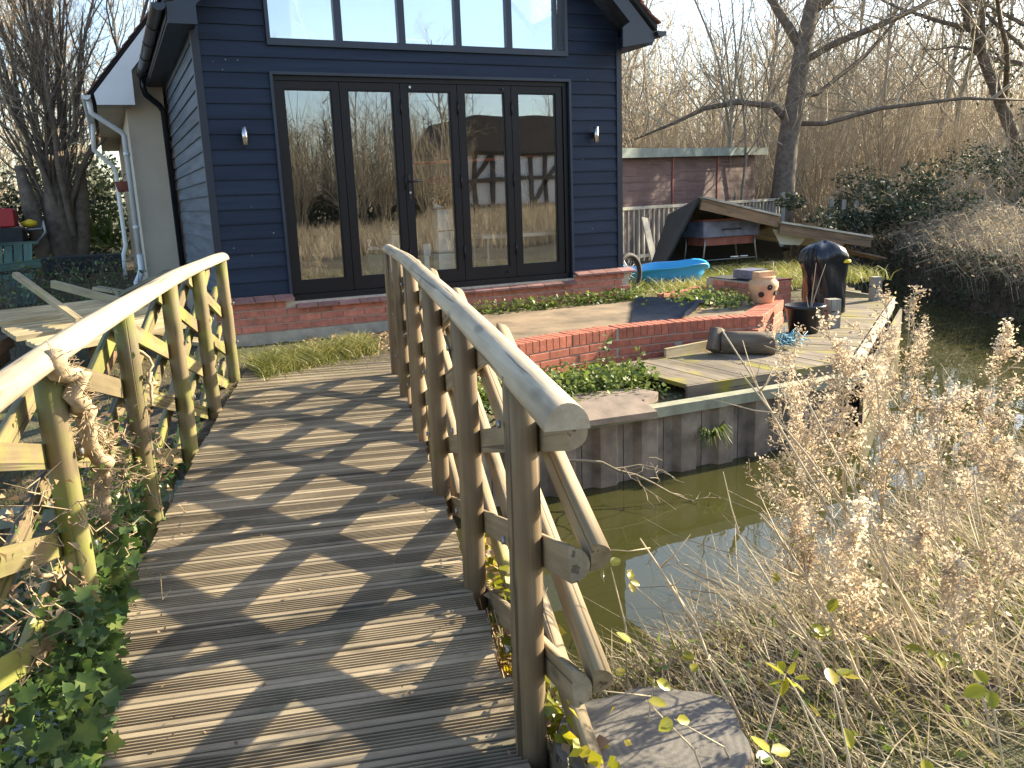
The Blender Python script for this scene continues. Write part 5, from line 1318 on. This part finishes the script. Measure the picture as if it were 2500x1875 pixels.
blades('patio_grass', 'rough grass growing around the pool and mat', 7000, lambda n: np.stack([NP.uniform(4.8, 8.5, n), NP.uniform(-.5, 2.0, n)-.1*NP.random(n)], 1), 'grass_green', .17, .005, .8, z=.06)
def weeds(name, lab, n, fx, mat, sz, hz, z=None, cat='weeds'):
    XY = fx(n); zz_ = (height(XY[:, 0], XY[:, 1]) if z is None else np.full(n, z))+NP.random(n)**1.5*hz
    o = obj(name, leaves_mesh(name, np.concatenate([XY, zz_[:, None]], 1), sz, MATS[mat], NP, up=.9, aspect=.75)); tag(o, lab, cat, kind='stuff')
weeds('nettle_patch', 'patch of sunlit green nettles below the brick terrace wall', 5200, lambda n: np.stack([NP.uniform(1.2, 2.9, n), -2.92+NP.normal(0, .19, n)], 1), 'weed_green', .045, .20)
weeds('house_weeds', 'low green weeds along the foot of the brick plinth', 1500, lambda n: np.stack([2.2+2.5*NP.random(n)**.7, -.22-.22*NP.random(n)**2], 1), 'weed_green', .045, .13, z=.09)
weeds('house_weeds', 'leafy weeds beside the ribbed mat on the patio', 900, lambda n: np.stack([NP.normal(4.95, .22, n), NP.normal(-1.15, .25, n)], 1), 'weed_green', .05, .12, z=.10)
weeds('dead_leaves', 'brown dead leaves lying by the brick plinth', 500, lambda n: np.stack([NP.uniform(.7, 1.6, n), NP.uniform(-1.3, -.15, n)], 1), 'dead_leaf', .045, .02, cat='leaves')
weeds('dead_leaves', 'brown dead leaves on the bank by the landing stage', 700, lambda n: np.stack([NP.uniform(1.2, 4.4, n), NP.uniform(-3.5, -2.5, n)], 1), 'dead_leaf', .04, .03, cat='leaves')
for x_, y_, h_ in ((2.62, -2.82, .33), (2.86, -2.95, .22)):
    t = thing('nettle', 'tall single nettle stem standing above the nettle patch' if h_ > .3 else 'shorter nettle stem at the right end of the nettle patch', 'nettle', (x_, y_, -.26))
    MB().tube([(x_, y_, -.28), (x_+.02, y_, -.26+h_*.6), (x_+.01, y_, -.24+h_*1.3)], [.005, .004, .002], 5).build('stem', MATS['weed_green'], t)
    P = [(x_+.015+NP.normal()*.015, y_+NP.normal()*.015, -.2+h_*1.25*k_/26) for k_ in range(26)]; o = obj('leaves', leaves_mesh('leaves', P, .06, MATS['weed_green'], NP), t)
ft = thing('fern', 'green fern growing from the sheet piling above the water', 'fern', (2.97, -3.72, -.52))
P = np.tile(np.array([[2.97, -3.71, -.50]]), (60, 1)); a_ = NP.uniform(-3.3, .2, 60); D1 = np.stack([np.cos(a_)*.11, np.sin(a_)*.09-.03, .05+.08*NP.random(60)], 1); obj('fronds', blades_mesh('fronds', P, [D1, D1*1.5+np.array([0, 0, -.12])], .008, MATS['weed_green']), ft)
bh_ = thing('fallen_branch', 'bare dead branch caught at the waterline against the piling', 'branch', (2.1, -3.85, -.6))
sg = []
for l in grow(np.random.default_rng(3), (1.75, -3.72, -.46), (1, -.15, -.22), 1.0, .012, 3, (8, 5, 3), (7, 3), (.45, .5), (.7, .8), .22, .03): sg += l
P0, P1, R0_, R1_ = seg_arr(sg); obj('twigs', segs_mesh('twigs', P0, P1, R0_, np.maximum(R1_, .002), MATS['twig'], 4), bh_)
# ================================================================== foreground plants
# ivy on the left railing and deck edge
def ivy_outline(sz):
    pts = [(0, 0), (.10, .30), (.02, .52), (.36, .34), (.55, .62), (.62, .26), (1.0, 0)]
    up_ = [(x, y) for x, y in pts]; lo_ = [(x, -y) for x, y in pts[1:-1]][::-1]
    ring = up_+lo_; mb = MB()
    mb.add([(.42*sz, 0, -.06*sz)]+[(x*sz, y*sz, .10*sz*abs(y)-.05*sz*x*x) for x, y in ring], [(0, i+1, (i+1) % len(ring)+1) for i in range(len(ring))], True); return mb
ivl = [ivy_outline(s_).mesh('ivy_leaf', MATS['ivy_leaf']) for s_ in (.042, .052, .063)]
iv = thing('ivy', 'glossy ivy with thick hairy stems climbing the left bridge railing', 'ivy', tuple(st(2.7, -.9, -.1)))
rng = np.random.default_rng(31)
def ivy_point():
    s_ = 1.35+2.15*rng.random()**.9
    lim = np.interp(s_, [1.3, 1.8, 2.4, 3.0, 3.5], [-.52, -.60, -.70, -.80, -.86])
    t_ = lim-abs(rng.normal())*.13
    z_ = dz(s_)+.02+abs(rng.normal())*.09+.25*max(0, -.85-t_)*rng.random()
    return s_, t_, z_
for i in range(290):
    s_, t_, z_ = ivy_point(); p = st(s_, t_, z_+.03)
    face = (Vector((-.3, -.75, .75))+Vector(rng.normal(size=3))*.45).normalized(); tip = Vector(rng.normal(size=3)); tip = (tip-face*tip.dot(face)).normalized()
    o = obj('leaf', ivl[i % 3], iv, frame(p, tip, face))
P = []
for i in range(3200):
    s_, t_, z_ = ivy_point(); P.append(tuple(st(s_, t_-.03, z_*.8-.02)))
for i in range(900):
    s_ = 3.0+3.6*rng.random(); P.append(tuple(st(s_, -.90-abs(rng.normal())*.10, dz(s_)-.1+.22*rng.random()*rng.random())))
for i in range(600):
    s_ = rng.normal(3.25, .35); P.append(tuple(st(s_, -.93+rng.normal()*.05, .25+rng.normal()*.18)))
o = obj('foliage', leaves_mesh('foliage', P, .036, MATS['ivy_leaf'], rng, up=.6, aspect=.62, fold=.6), iv); o['kind'] = 'stuff'
P = []
for i in range(650):
    s_ = 2.2+1.9*rng.random(); P.append(tuple(st(s_, -.92+rng.normal()*.06, .05+.55*rng.random())))
o = obj('dead_leaves', leaves_mesh('dead_leaves', P, .03, MATS['dead_leaf'], rng, aspect=.45, fold=.8), iv); o['kind'] = 'stuff'
def stem(pts, r0, r1, wob=.02):
    q = []; n = len(pts)
    for i in range(n-1):
        for k_ in range(4):
            t = k_/4; p = Vector(pts[i]).lerp(Vector(pts[i+1]), t); q.append(p+Vector(rng.normal(size=3))*wob*.5)
    q.append(Vector(pts[-1])); return MB().tube(q, [r0+(r1-r0)*i/(len(q)-1) for i in range(len(q))], 8)
trunk_pts = [[st(2.62, -.83, .93), st(2.68, -.80, .82), st(2.74, -.80, .70), st(2.80, -.84, .58)], [st(2.82, -.86, .60), st(2.92, -.82, .50), st(2.95, -.86, .36), st(3.0, -.84, .22), st(3.05, -.86, 0)],
             [st(2.8, -.87, .55), st(3.0, -.86, .60), st(3.2, -.88, .46), st(3.35, -.86, .28)], [st(3.62, -.80, .66), st(3.70, -.80, .60), st(3.75, -.82, .70), st(3.6, -.90, .85)], [st(3.62, -.80, .66), st(3.55, -.80, .56), st(3.6, -.84, .48)],
             [st(2.3, -.86, .4), st(2.6, -.9, .25), st(2.9, -.88, .18)]]
for k_, (pp_, r0, r1) in enumerate(zip(trunk_pts, (.032, .026, .014, .010, .008, .008), (.026, .015, .006, .005, .004, .004))): stem(pp_, r0, r1).build('stem', MATS['ivy_stem'], iv)
# root hairs and curled tendrils
A = []; B2 = []
for pp_ in trunk_pts[:3]:
    for i in range(230):
        k_ = rng.integers(0, len(pp_)-1); p = np.array(pp_[k_].lerp(pp_[k_+1], rng.random())); d_ = rng.normal(size=3); d_ /= np.linalg.norm(d_); A.append(p+d_*.02); B2.append(p+d_*(.035+.03*rng.random()))
for i in range(130):
    p = np.array(st(2.2+1.6*rng.random(), -.88+rng.normal()*.06, .05+.5*rng.random())); q = p+rng.normal(size=3)*.04; A.append(p); B2.append(q); r2_ = q+rng.normal(size=3)*.035; A.append(q); B2.append(r2_); A.append(r2_); B2.append(r2_+rng.normal(size=3)*.03)
A, B2 = np.array(A), np.array(B2); o = obj('tendrils', segs_mesh('tendrils', A, B2, np.full(len(A), .0024), np.full(len(A), .0014), MATS['ivy_stem'], 3), iv); o['kind'] = 'stuff'
# creeper along the right deck edge
cv = thing('creeper', 'dry creeper with yellow-green leaves along the right deck edge', 'creeper', tuple(st(2.2, .42, 0)))
P = [tuple(st(1.5+1.5*rng.random(), .43+abs(rng.normal())*.05, -.12+.3*rng.random()*rng.random())) for _ in range(700)]; o = obj('leaves', leaves_mesh('leaves', P, .04, MATS['bramble_leaf'], rng, aspect=.8), cv); o['kind'] = 'stuff'
P = [tuple(st(1.5+1.6*rng.random(), .42+abs(rng.normal())*.05, -.3+.35*rng.random())) for _ in range(500)]; o = obj('dry_leaves', leaves_mesh('dry_leaves', P, .04, MATS['dead_leaf'], rng, aspect=.8), cv); o['kind'] = 'stuff'
A = np.array([st(1.5+1.5*rng.random(), .43+rng.random()*.06, -.3) for _ in range(160)]); o = obj('stems', segs_mesh('stems', A, A+rng.normal(size=A.shape)*np.array([.05, .05, .03])+np.array([0, 0, .3]), np.full(160, .003), np.full(160, .0015), MATS['stalk'], 3), cv); o['kind'] = 'stuff'

# dry straw bank on the near side
def near_bank(n, x0=-.1, x1=6.5, spread=1.1):
    out = []
    while len(out) < n:
        x_ = x0+(x1-x0)*rng.random()**1.5; y_ = float(pl(x_, NEARB))+.10-abs(rng.normal())*spread
        if (x_-.15)**2+(y_+7.10)**2 < .085: continue
        d_ = Vector((x_, y_, 0))-CAM; t_ = d_.dot(BB)
        if t_ < .50 or y_ < -8.0: continue
        out.append((x_, y_))
    return np.array(out)
def straw(name, lab, n, mat, h0, wd, dr, lean, spread=1.1, cat='dry grass'):
    XY = near_bank(n, spread=spread); z_ = height(XY[:, 0], XY[:, 1]); P = np.concatenate([XY, z_[:, None]], 1)
    hh = h0*(.35+rng.random(n))*np.clip((pl(XY[:, 0], NEARB)-XY[:, 1])*.9+.25, .3, 1)*np.where(XY[:, 0] < .9, .55, 1); a_ = rng.normal(size=(n, 3))*np.array([.45, .45, .12]); d_ = a_+np.array([dr[0], dr[1], 0])*lean+np.array([0, 0, .55]); d_ /= np.linalg.norm(d_, axis=1, keepdims=True)
    o = obj(name, blades_mesh(name, P, [d_*hh[:, None]*.5, d_*hh[:, None]+np.array([0, 0, -.16])*hh[:, None]], wd, MATS[mat])); tag(o, lab, cat, kind='stuff')
straw('dry_straw', 'pale dry straw leaning over the near river bank', 7000, 'straw', .44, .0024, (-.35, .9), .75)
straw('short_straw', 'short bleached grass matting the near bank', 11000, 'straw', .15, .0028, (-.2, .6), .6, spread=1.0)
straw('bank_grass', 'green grass blades low on the near bank', 11000, 'grass_green', .14, .003, (0, .3), .4, spread=.9)
XY = near_bank(2600, spread=.9); o = obj('bank_herbs', leaves_mesh('bank_herbs', np.concatenate([XY, (height(XY[:, 0], XY[:, 1])+.10*rng.random(len(XY)))[:, None]], 1), .030, MATS['weed_green'], rng, aspect=.8)); tag(o, 'small green herbs growing among the straw on the near bank', 'herbs', kind='stuff')
# tangle of bare thin twigs over the water edge
n_ = 520; XY = near_bank(n_, 1.3, 6.0, .5); P0 = np.concatenate([XY, height(XY[:, 0], XY[:, 1])[:, None]], 1); d_ = rng.normal(size=P0.shape)*np.array([.5, .5, .2])+np.array([-.15, .45, .6]); ln = (.22+.32*rng.random(n_))[:, None]
P1 = P0+d_*ln*.5; P2 = P1+(d_+rng.normal(size=d_.shape)*.35)*ln*.35; P3 = P2+(d_+rng.normal(size=d_.shape)*.6)*ln*.25
o = obj('bank_twigs', segs_mesh('bank_twigs', np.concatenate([P0, P1, P2]), np.concatenate([P1, P2, P3]), np.repeat([.003, .0026, .002], n_), np.repeat([.0026, .002, .001], n_), MATS['twig_pale'], 3)); tag(o, 'thin dead stems leaning out over the water from the near bank', 'twigs', kind='stuff')
# tall dead weeds with fluffy seed heads
WEEDS = [(1.38, -6.53, .95), (1.36, -6.73, .92), (1.86, -6.45, .98), (1.47, -6.26, .74), (1.37, -6.94, .80), (1.29, -7.11, .80), (1.90, -6.78, .75), (.91, -7.03, .52), (1.00, -6.77, .45), (2.19, -6.08, .95), (2.42, -6.29, .85), (1.70, -5.96, .55), (.99, -7.39, .60), (2.03, -5.90, .85)]
for i, (x_, y_, h_) in enumerate(WEEDS):
    z_ = gz(x_, y_); top = h_-.02; L_ = (top-z_+.1)*.82
    t = thing('dead_weed', ['tallest fluffy dead weed standing over the water', 'tall fluffy dead weed with thick brown stem'][i] if i < 2 else 'fluffy dead weed in the clump on the near right bank', 'weed', (x_, y_, z_), 'fluffy dead weeds on the near bank')
    o_ = grow(rng, (x_, y_, z_-.05), (-.05+rng.normal()*.08, .03+rng.normal()*.08, 1), L_, .010 if i < 3 else .006, 3, (9, 5, 3), (13, 5), (.32, .42), (.55, .7), .06, .03, start=.35)
    P0, P1, R0_, R1_ = seg_arr(o_[0]+o_[1]+o_[2]); obj('stem', segs_mesh('stem', P0, P1, np.maximum(R0_, .0018), np.maximum(R1_, .0011), MATS['stalk'], 4), t)
    P = []
    for s_ in o_[1]+o_[2]:
        k_ = 8 if rng.random() < .55 else 1
        if k_: P.append(s_[0]+(s_[1]-s_[0])*rng.random((k_, 1))+rng.normal(size=(k_, 3))*.011)
    o = obj('seed_fluff', leaves_mesh('seed_fluff', np.concatenate(P), .0155, MATS['fluff'], rng, up=.1, aspect=.5, fold=.9), t); o['kind'] = 'stuff'
STALKS = [((1.05, -7.11, -.12), (.86, -6.44, .88)), ((1.21, -7.10, -.12), (.83, -6.57, .77)), ((1.19, -7.04, -.12), (1.00, -6.66, .70)), ((.88, -7.12, -.12), (.63, -6.89, .45)), ((.76, -7.16, -.12), (.43, -7.02, .48)), ((1.24, -7.21, -.12), (1.27, -7.06, .50)), ((.50, -7.03, -.12), (.38, -6.69, .35))]
for i, (a_, b_) in enumerate(STALKS):
    a_, b_ = Vector(a_), Vector(b_); t = thing('dead_stalk', ['longest bare dead stalk leaning left across the water', 'second long bare stalk leaning beside the longest one', 'bare stalk rising right of the two longest ones', 'low bare stalk leaning left behind the stump', 'low bare stalk nearest the stump leaning left', 'upright bare stalk at the right edge of the near bank', 'short bare stalk at the water edge beside the near post'][i], 'stalk', tuple(a_), 'bare dead stalks on the near bank')
    pts = [a_.lerp(b_, k_/6)+Vector((0, 0, .04*math.sin(math.pi*k_/6)))+Vector(rng.normal(size=3))*.004 for k_ in range(7)]
    mb = MB().tube(pts, [.0058-.0006*k_ for k_ in range(7)], 6)
    for k_ in range(7):
        p = a_.lerp(b_, .35+.6*rng.random())+Vector((0, 0, .03)); d_ = (b_-a_).normalized()*.6+Vector(rng.normal(size=3))*.5; mb.tube([p, p+d_*.05, p+d_*(.08+.06*rng.random())+Vector((0, 0, .02))], [.0028, .002, .001], 4)
    mb.build('stem', MATS['stalk'], t)
# brambles: canes and separate leaves
BRAM = [(.25, -7.43, .35), (.24, -7.42, .36), (.42, -7.41, .18), (.21, -7.47, .32), (.20, -7.47, .39), (.43, -7.40, .16), (.30, -7.49, .35), (.40, -7.36, .17), (.39, -7.42, .31), (.04, -7.26, .23), (.08, -7.16, .20), (.08, -7.26, .22), (.13, -7.20, .16), (.10, -7.54, .30), (.12, -7.51, .28), (.19, -7.52, .30), (.70, -7.09, .15), (.75, -6.96, .15), (.74, -7.05, .19), (.30, -6.66, .27), (.43, -6.55, .15), (.34, -6.69, .23), (1.06, -6.51, .02), (1.04, -6.56, .05), (1.01, -6.70, .20), (1.00, -6.61, .19), (.67, -7.25, .23), (.61, -7.64, .37), (.94, -7.23, .12), (.67, -7.28, .11), (.59, -7.48, .09), (.85, -7.27, .16), (.46, -7.70, .42), (.09, -6.97, .22), (.06, -7.00, .14), (.07, -6.88, .06), (.41, -6.91, .07), (.27, -6.91, .04), (.16, -6.99, .23), (.36, -6.91, -.01), (.19, -6.85, .06), (.24, -6.96, .08), (.20, -7.02, .14)]
br = thing('bramble', 'bramble with yellow and green leaves around the stump', 'bramble', (.4, -7.1, -.1))
def oval(sz):
    pts = [(0, 0), (.25, .30), (.6, .33), (.85, .17), (1, 0), (.85, -.17), (.6, -.33), (.25, -.30)]
    return MB().add([(.5*sz, 0, -.05*sz)]+[(x*sz, y*sz, .22*sz*abs(y)-.08*sz*x*x) for x, y in pts], [(0, i+1, (i+1) % 8+1) for i in range(8)], True).mesh('leaf', MATS['bramble_leaf'])
ovl = [oval(.036), oval(.045)]
mb = MB()
for i, p in enumerate(BRAM[::2]+BRAM[1::6]):
    p = Vector(p); face = (CAM-p).normalized()*.5+Vector((.4, 0, .6))+Vector(rng.normal(size=3))*.3; face.normalize()
    for k_ in range(3 if i % 2 == 0 else 1):
        a_ = 2.1*k_+rng.random(); e_ = Vector(rng.normal(size=3)); e_ = (e_-face*e_.dot(face)).normalized(); obj('leaf', ovl[(i+k_) % 2], br, frame(p+e_*.006, e_, face))
    if True:
        g_ = Vector((p.x+.10+rng.normal()*.1, p.y+rng.normal()*.1, -.2)); g_.z = gz(g_.x, g_.y)-.02; mb.tube([g_, g_.lerp(p, .5)+Vector((.02, 0, .05)), p], [.0032, .0026, .0016], 5)
mb.build('canes', MATS['stalk'], br)['kind'] = 'stuff'
# small plants on the near bridge threshold
bl = obj('threshold_herbs', leaves_mesh('threshold_herbs', [tuple(st(1.55+rng.random()*.16, .12+.25*rng.random(), dz(1.6)+.008+.02*rng.random())) for _ in range(70)], .026, MATS['weed_green'], rng)); tag(bl, 'small green seedlings at the near end of the deck', 'herbs', kind='stuff')
tb3 = thing('concrete_block', 'broken pale concrete block at the foot of the near bridge post', 'block', tuple(st(1.62, .47, -.2)))
MB().bevbox(-.05, .06, -.05, .06, -.1, .1, .012).build('block', MATS['concrete'], tb3, frame(st(1.60, .50, -.12), BA))

# ================================================================== behind the camera: what the door panes reflect
hb = thing('half_timbered_house', 'white half-timbered house across the field reflected in the doors', 'house', (19, -33, 0))
MB().box(15.2, 24.0, -38, -32, -.2, 3.6).build('wall', MATS['plaster_white'], hb)
for x_ in (15.3, 16.3, 17.2, 18.2, 19.4, 20.3, 21.3, 22.6, 23.9): MB().box(x_-.11, x_+.11, -31.99, -31.9, -.2, 3.6).build('timber', MATS['timber_dark'], hb)
for z_ in (.9, 2.2, 3.5): MB().box(15.2, 24, -31.985, -31.88, z_-.1, z_+.1).build('timber', MATS['timber_dark'], hb)
beam('timber', (15.4, -31.93, .9), (17.1, -31.93, 3.4), rect(.06, .2), 'timber_dark', hb); beam('timber', (19.5, -31.93, 1.0), (22.5, -31.93, 4.6), rect(.06, .2), 'timber_dark', hb)
MB().prism([(14.8, 3.55), (24.4, 3.55), (23.0, 5.4), (16.2, 5.4)], -38.2, -31.8, 'y').build('roof', MATS['timber_dark'], hb)
for i, (x_, y_, v_) in enumerate([(6, -33, 0), (8.5, -36, 1), (10.8, -33, 2), (12.6, -37, 3), (14.0, -31, 0), (4.2, -37, 1), (7.2, -40, 2), (11.5, -42, 3), (16, -43, 0), (20, -44, 1), (25.5, -41, 2), (2, -41, 3), (26, -34, 0)]):
    plant_tree('thin_bare_tree', 'thin bare tree beyond the field seen reflected in the doors', 'tree', V[v_], (x_, y_, -.1), rnd.random()*6, .68+.2*rnd.random(), 'thin trees reflected in the doors')
for i, (x_, y_) in enumerate([(5, -30), (7, -31), (9.2, -30), (11, -31), (12.8, -29.5), (3, -32), (14.2, -30.5)]):
    plant_tree('bare_shrub', 'bare shrub beyond the field seen reflected in the doors', 'shrub', S_[i % 3], (x_, y_, -.1), rnd.random()*6, .9+.3*rnd.random(), 'bare shrubs reflected in the doors')
t = thing('field_hedge', 'dark hedge along the far side of the field', 'hedge', (9, -34, 0)); P = np.concatenate([clump((rng.uniform(1, 16), rng.uniform(-35, -33), rng.uniform(.2, 1.8)), (1.2, .8, .8), 120, rng) for _ in range(40)]); obj('foliage', leaves_mesh('foliage', P, .3, MATS['evergreen'], rng), t)
n_ = 420; F0 = np.stack([rng.uniform(-2, 17, n_), rng.uniform(-44, -33, n_), np.full(n_, -.1)], 1); F1 = F0+np.stack([rng.normal(size=n_)*.4, rng.normal(size=n_)*.4, rng.uniform(3, 6.5, n_)], 1); A0, A1 = [F0], [F1]; AR, BR = [np.full(n_, .04)], [np.full(n_, .01)]
for q_ in range(12):
    b0 = F0+(F1-F0)*(.15+.85*rng.random((n_, 1))); dd_ = rng.normal(size=(n_, 3)); dd_[:, 2] = np.abs(dd_[:, 2])+.4; A0.append(b0); A1.append(b0+dd_*(.4+.4*rng.random((n_, 1)))); AR.append(np.full(n_, .02)); BR.append(np.full(n_, .006))
tag(obj('field_wood', segs_mesh('field_wood', np.concatenate(A0), np.concatenate(A1), np.concatenate(AR), np.concatenate(BR), MATS['twig_dark'], 3)), 'bare scrub wood beyond the field seen reflected in the doors', 'wood', kind='stuff')
def fieldfx(n): return np.stack([NP.uniform(-3, 26, n), -11.5-18*NP.random(n)**1.3], 1)
blades('field_grass', 'tall tawny dry grass in the field across the path', 16000, fieldfx, 'straw_far', .55, .012, .5, cat='dry grass')
